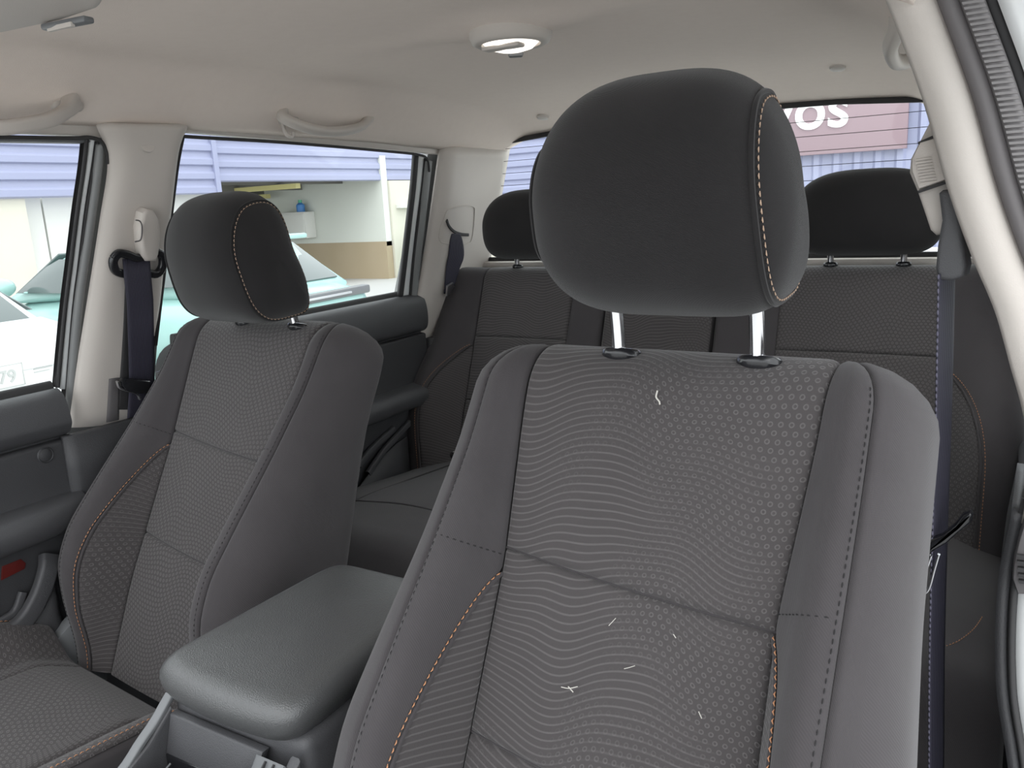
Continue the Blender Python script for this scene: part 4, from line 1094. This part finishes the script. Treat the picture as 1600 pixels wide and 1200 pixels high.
def horiz(px):                                   # image row of the horizon
    return float(np.interp(px, [-87, 211, 465, 699, 927, 1292, 1576], [362, 347, 333, 321, 309, 290, 275]))
FX = -11.5                                       # facade along the yard, parallel to the car
fac = thing('workshop_building', 'low workshop with blue ribbed siding above an open bay, beyond the side windows', 'building', (FX, 12, 0))
def fy(px): return PX(px, horiz(px) + 5, FX)[1]
def fz(px, py): return PX(px, py, FX)[2]
yA = fy(-500); yJ = fy(345); yE = fy(700) + 3
# siding: one plank per rib, stepped profile
def siding(x, y0, y1, z0, z1, pitch, parent, nx=1, axis='y', prof=0.05):
    n = int(round((z1 - z0) / pitch))
    base_me = None
    for i in range(n):
        a = z0 + i * pitch
        q = [(0, a), (prof * nx, a + pitch * 0.10), (prof * nx, a + pitch * 0.48), (prof * 0.25 * nx, a + pitch * 0.66), (0, a + pitch)]
        if axis == 'y': vv = [(x + p[0], yy, p[1]) for yy in (y0, y1) for p in q]
        else: vv = [(xx, x + p[0], p[1]) for xx in (y0, y1) for p in q]
        mesh('plank', vv, gridfaces(2, 5), 'blue_siding', parent, smooth=False)
siding(FX, yA, yJ - 0.02, 1.99, 4.4, 0.24, fac)
siding(FX - 0.06, yJ + 0.02, yE, 2.20, 4.4, 0.24, fac)
box('joint_cover', (FX + 0.02, yJ, 3.1), (0.10, 0.10, 2.3), 'blue_siding', fac)
yc0, yc1 = fy(50), fy(345)
box('cream_pier', (FX - 0.2, (yA + yc0) / 2, 1.0), (0.3, yc0 - yA, 2.0), 'cream_wall', fac)
box('white_wall_panel', (FX - 0.4, (yc0 + fy(90)) / 2, 1.0), (0.2, fy(90) - yc0 - 0.03, 2.0), 'white_wall', fac)
box('white_wall_panel', (FX - 0.4, (fy(90) + yc1) / 2, 1.0), (0.2, yc1 - fy(90) - 0.03, 2.0), 'white_wall', fac)
# the open bay: back wall, side wall with brown dado, roof beams
yw = fy(600)
box('bay_back_wall', (FX - 7.0, (yJ + yw) / 2 + 1, 1.5), (0.2, yw - yJ + 8, 3.0), 'grey_green_wall', fac)
box('bay_side_wall', (FX - 3.5, yw + 0.10, 1.75), (7.0, 0.2, 2.0), 'grey_green_wall', fac)
box('bay_side_dado', (FX - 3.5, yw + 0.09, 0.42), (7.0, 0.21, 0.86), 'brown_wall', fac)
prism('bay_roof', [(FX - 0.1, yJ - 1, 2.42), (FX - 0.1, yw + 0.8, 2.42), (FX - 7.0, yw + 0.8, 2.02), (FX - 7.0, yJ - 1, 2.02)], (0, 0, 0.08), 'shed_roof', fac)
for k in range(5): box('roof_beam', (FX - 1.2 - k * 1.3, (yJ + yw) / 2, 2.27 - k * 0.075), (0.10, yw - yJ + 1.4, 0.14), 'shed_roof', fac)
for k in range(2): box('yellow_beam', (FX - 1.6 - k * 2.6, yJ + 2.6 + k * 1.6, 2.14 - k * 0.12), (2.0, 0.14, 0.10), 'yellow_metal', fac)
box('front_pier', (FX - 0.1, (yw + 0.21 + yE) / 2, 1.1), (0.3, yE - yw - 0.21, 2.2), 'cream_wall', fac)
box('pier_ledge', (FX + 0.10, (yw + yE) / 2 + 0.2, 1.62), (0.16, yE - yw - 0.4, 0.08), 'white_wall', fac)
# things on the bay wall
sink = thing('wall_cabinet', 'white cabinet hung on the bay side wall', 'cabinet', (FX - 2.6, yw - 0.15, 1.0))
box('carcass', (FX - 2.6, yw - 0.17, 1.30), (0.95, 0.34, 0.62), 'white_wall', sink, bev=0.02)
box('door', (FX - 2.6, yw - 0.345, 1.30), (0.85, 0.02, 0.52), 'white_wall', sink, bev=0.008)
bt = thing('bottle', 'blue and green bottle standing on the white wall cabinet', 'bottle', (FX - 2.4, yw - 0.17, 1.61))
lathe('body', [(0.0001, 0), (0.10, 0), (0.10, 0.16), (0.04, 0.22)], (FX - 2.4, yw - 0.17, 1.61), (0, 0, 1), 'blue_plastic', bt, 16)
lathe('cap', [(0.045, 0.21), (0.045, 0.28), (0.0001, 0.28)], (FX - 2.4, yw - 0.17, 1.61), (0, 0, 1), 'green_plastic', bt, 16)
gb = thing('green_bin', 'green plastic bin standing by the pale pier', 'bin', (FX + 0.9, fy(625), 0))
prism('body', [(FX + 0.7, fy(620), 0.0), (FX + 1.3, fy(620), 0.0), (FX + 1.4, fy(620), 0.9), (FX + 0.6, fy(620), 0.9)], (0, 0.6, 0), 'green_plastic', gb, 0.03)
box('lid', (FX + 1.0, fy(620) + 0.3, 0.93), (0.86, 0.66, 0.06), 'green_plastic', gb, bev=0.02)

# building behind the tailgate, with the sign
RY = 14.0
bk = thing('showroom_building', 'blue clad showroom wall with a mauve sign, beyond the rear window', 'building', (-3, RY, 0))
def rx(px): return PY(px, horiz(px), RY)[0]
def rz(px, py): return PY(px, py, RY)[2]
xj = rx(773)
siding(RY, xj + 0.05, rx(1150), 1.5, 4.6, 0.24, bk, -1, 'x')
siding(RY + 0.06, rx(705), xj - 0.05, 1.5, 4.6, 0.24, bk, -1, 'x')
box('joint_cover', (xj, RY - 0.03, 3.05), (0.12, 0.1, 3.1), 'blue_siding', bk)
box('cream_base', ((rx(705) + rx(1150)) / 2, RY + 0.15, 0.75), (rx(1150) - rx(705), 0.3, 1.5), 'cream_wall', bk)
x0_ = rx(1150)
for i in range(30):
    a = x0_ + i * 0.30
    q = [(a, 0), (a + 0.04, -0.05), (a + 0.12, -0.05), (a + 0.16, 0), (a + 0.30, 0)]
    mesh('vertical_plank', [(p[0], RY + p[1], z) for z in (0, 4.6) for p in q], gridfaces(2, 5), 'blue_siding', bk, smooth=False)
sg = thing('shop_sign', 'mauve shop sign with large white rounded letters on the blue wall', 'sign', (-2.5, RY - 0.15, 2.1))
zs0 = 2.06
sxr = rx(1416)
box('board', ((rx(1120) + sxr) / 2, RY - 0.14, zs0 + 0.95), (sxr - rx(1120), 0.12, 1.9), 'sign_mauve', sg, bev=0.01)
fc = bpy.data.curves.new('lettering', 'FONT'); fc.body = 'vos'; fc.size = 1.08; fc.offset = 0.016; fc.extrude = 0.02; fc.space_character = 1.02
fo = bpy.data.objects.new('lettering_tmp', fc); COL.objects.link(fo)
bpy.context.view_layer.update()
me = bpy.data.meshes.new_from_object(fo.evaluated_get(bpy.context.evaluated_depsgraph_get()))
bpy.data.objects.remove(fo)
xs = [v.co.x for v in me.vertices]
tx0, tx1 = rx(1203), rx(1325)
k = (tx1 - tx0) / (max(xs) - min(xs))
me.transform(Matrix.Translation((tx0 - min(xs) * k, RY - 0.21, zs0 + 0.40)) @ Matrix.Diagonal((k, 1, k, 1)) @ Matrix.Rotation(math.pi / 2, 4, 'X'))
me.materials.clear()
link('lettering', me, 'sign_white', sg)

# truck bed cover behind the cab
bd = box('trim_6', (0, 2.85, 1.18), (1.60, 1.45, 0.30), 'white_paint', None, bev=0.04, seg=3); struct(bd)

# ---- parked cars
def car(name, label, paint, origin, heading, L, W, H, belt, rear_style):
    """hatchback; local +x is forward, origin on the ground under the rear bumper centre"""
    ang = math.atan2(heading[1], heading[0])
    root = thing(name, label, 'car', (origin[0], origin[1], 0), 'parked cars')
    M = Matrix.Translation((origin[0], origin[1], 0)) @ Matrix.Rotation(ang, 4, 'Z')
    def W_(p): return tuple(M @ Vector(p))
    def loft(nm, st, mat, n=24, parent=root):
        """st: list of (x, z0, z1, half width low, half width high)"""
        vv = []
        for (x, z0, z1, w0, w1) in st:
            for j in range(n):
                a = 2 * math.pi * j / n; e = 0.42
                cx = math.copysign(abs(math.cos(a)) ** e, math.cos(a)); cz = math.copysign(abs(math.sin(a)) ** e, math.sin(a))
                z = lerp(z0, z1, (cz + 1) / 2); ww = lerp(w0, w1, (cz + 1) / 2)
                vv.append(W_((x, cx * ww, z)))
        fs = gridfaces(len(st), n, wrap_b=True) + [tuple(range(n)), tuple((len(st) - 1) * n + j for j in reversed(range(n)))]
        bm = bmesh.new(); bv = [bm.verts.new(v) for v in vv]
        for f_ in fs: bm.faces.new([bv[q] for q in f_])
        return from_bm(nm, bm, mat, parent, True, 50)
    w2 = W / 2
    loft('body', [(0.0, 0.35, belt - 0.22, w2 * 0.86, w2 * 0.84), (0.08, 0.28, belt - 0.05, w2 * 0.95, w2 * 0.90), (0.5, 0.22, belt + 0.03, w2, w2 * 0.95), (L * 0.45, 0.2, belt, w2, w2 * 0.95), (L * 0.68, 0.2, belt - 0.03, w2, w2 * 0.94), (L * 0.86, 0.22, belt - 0.14, w2 * 0.98, w2 * 0.88), (L * 0.97, 0.26, belt - 0.28, w2 * 0.86, w2 * 0.78), (L, 0.32, belt - 0.42, w2 * 0.74, w2 * 0.68)], paint)
    xr = 0.30 if rear_style == 'hatch' else 0.60          # rear glass foot
    xt = xr + 0.42 if rear_style == 'hatch' else xr + 0.55
    roof_ = [(xr, belt - 0.02), (xt, H - 0.05), (xt + 0.5, H), (L * 0.50, H - 0.01), (L * 0.58, H - 0.09), (L * 0.73, belt - 0.02)]
    loft('cabin', [(x, belt - 0.08, z, w2 * 0.92, w2 * lerp(0.90, 0.70, (z - belt) / (H - belt))) for x, z in roof_], paint)
    # glass, per side: front and rear panes with a pillar between
    def quad(nm, p, mat, th=0.012, par=root):
        P = [np.array(W_(q)) for q in p]
        n_ = np.cross(P[1] - P[0], P[2] - P[0]); n_ /= np.linalg.norm(n_)
        return prism(nm, [q + n_ * 0.0 for q in P], n_ * th, mat, par, 0.003)
    def sw(z): return w2 * lerp(0.925, 0.735, (z - belt) / (H - belt)) + 0.012
    zb, zt = belt + 0.03, H - 0.13
    for s in (1, -1):
        A = [(L * 0.46, s * sw(zb), zb), (L * 0.685, s * sw(zb), zb), (L * 0.60, s * sw(zt - 0.05), zt - 0.06), (L * 0.56, s * sw(zt), zt), (L * 0.46, s * sw(zt), zt)]
        B = [(xr + 0.25, s * sw(zb), zb + 0.06), (L * 0.445, s * sw(zb), zb), (L * 0.445, s * sw(zt), zt), (xt + 0.15, s * sw(zt), zt - 0.02)]
        for nm, q in (('front_side_glass', A), ('rear_side_glass', B)):
            quad(nm, q if s > 0 else list(reversed(q)), 'car_glass', 0.01 * (1 if s > 0 else 1))
        quad('quarter_post', [(L * 0.648, s * (sw(zb) + 0.004), zb), (L * 0.662, s * (sw(zb) + 0.004), zb), (L * 0.628, s * (sw(zt) + 0.006), zt - 0.14), (L * 0.620, s * (sw(zt) + 0.006), zt - 0.13)], paint, 0.012)
        mp = W_((L * 0.675, s * (w2 + 0.10), belt + 0.09))
        bm = bmesh.new(); bmesh.ops.create_uvsphere(bm, u_segments=16, v_segments=10, radius=1.0)
        bmesh.ops.transform(bm, matrix=Matrix.Translation(mp) @ Matrix.Rotation(ang, 4, 'Z') @ Matrix.Diagonal((0.09, 0.13, 0.085, 1)), verts=bm.verts)
        from_bm('mirror', bm, paint, root)
        for wx in (0.75, L - 0.80):
            lathe('wheel', [(0.0001, 0.10), (0.20, 0.10), (0.22, 0.11), (0.31, 0.10), (0.33, 0.05), (0.33, -0.08), (0.0001, -0.08)], W_((wx, s * (w2 - 0.10), 0.33)), tuple((Matrix.Rotation(ang, 3, 'Z') @ Vector((0, s, 0)))), 'rubber', root, 28)
    ry = w2 * 0.72
    rg_ = quad('rear_glass', [(xr + 0.03 - 0.02, ry * 1.08, belt + 0.02), (xr + 0.01, -ry * 1.08, belt + 0.02), (xt - 0.02, -ry * 0.92, H - 0.10), (xt - 0.02, ry * 0.92, H - 0.10)], 'car_glass', -0.02)
    quad('windscreen', [(L * 0.735, -ry * 1.08, belt + 0.0), (L * 0.735, ry * 1.08, belt + 0.0), (L * 0.60, ry * 0.92, H - 0.10), (L * 0.60, -ry * 0.92, H - 0.10)], 'car_glass', 0.015)
    if rear_style == 'hatch':
        box('spoiler', W_((xt - 0.06, 0, H - 0.045)), (0.28, W * 0.66, 0.045), paint, root, rot=Matrix.Rotation(ang, 3, 'Z'), bev=0.018)
        box('tail_lamp_bar', W_((0.055, 0, belt - 0.10)), (0.10, W * 0.86, 0.075), 'grey_trim', root, rot=Matrix.Rotation(ang, 3, 'Z'), bev=0.02)
        box('lamp_strip', W_((0.0, 0, belt - 0.10)), (0.03, W * 0.50, 0.018), 'satin_silver', root, rot=Matrix.Rotation(ang, 3, 'Z'), bev=0.004)
    return root, W_, ang
hd = np.array([-0.996, -0.084]); hd /= np.linalg.norm(hd)
teal, TW, ta = car('parked_car', 'pale teal hatchback parked across the yard in front of the open bay', 'teal_paint', (-4.18, 4.96), hd, 3.96, 1.68, 1.43, 0.99, 'hatch')
hw_ = np.array([-1.0, 0.0]); hw_ /= np.linalg.norm(hw_)
white, WW, wa = car('parked_car', 'white car with number plate parked close to the front side window', 'white_paint', (-4.03, 2.27), hw_, 4.0, 1.60, 1.42, 0.96, 'sedan')
# tail panel, plate and sticker of the white car
R3 = Matrix.Rotation(wa, 3, 'Z')
box('tail_panel', WW((0.09, 0.0, 0.68)), (0.20, 1.40, 0.42), 'white_paint', white, rot=R3, bev=0.04)
prism('boot_lid', [WW((-0.02, s * 0.70, 0.905)) for s in (1, -1)] + [WW((0.62, s * 0.66, 1.02)) for s in (-1, 1)], (0, 0, -0.10), 'white_paint', white, 0.006)
box('lid_gap', WW((0.0, 0.0, 0.893)), (0.03, 1.40, 0.014), 'rubber', white, rot=R3)
pl = box('number_plate', WW((-0.012, 0.02, 0.79)), (0.012, 0.36, 0.13), 'white_paint', white, rot=R3, bev=0.004)
def plate_bar(y, z, w__, h__): return box('plate_mark', WW((-0.0195, y, z)), (0.003, w__, h__), 'print_grey', pl, rot=R3)
plate_bar(0.02, 0.850, 0.35, 0.005); plate_bar(0.02, 0.730, 0.35, 0.005); plate_bar(-0.153, 0.79, 0.005, 0.12); plate_bar(0.193, 0.79, 0.005, 0.12)
fc = bpy.data.curves.new('digits', 'FONT'); fc.body = '79'; fc.size = 0.10; fc.extrude = 0.0015; fc.offset = 0.0012
fo = bpy.data.objects.new('digits_tmp', fc); COL.objects.link(fo); bpy.context.view_layer.update()
me = bpy.data.meshes.new_from_object(fo.evaluated_get(bpy.context.evaluated_depsgraph_get())); bpy.data.objects.remove(fo)
me.materials.clear()
Mw = Matrix.Translation(WW((-0.021, 0, 0))) @ Matrix.Rotation(wa - math.pi / 2, 4, 'Z')
me.transform(Mw @ Matrix.Translation((0.015, 0, 0.755)) @ Matrix.Rotation(math.pi / 2, 4, 'X'))
link('plate_digits', me, 'print_grey', pl)
for i in range(5): box('sticker_line', WW((-0.013, -0.30 + 0.01 * i, 0.85 - i * 0.017)), (0.003, 0.17 - 0.02 * i, 0.005), 'print_grey', white, rot=R3)
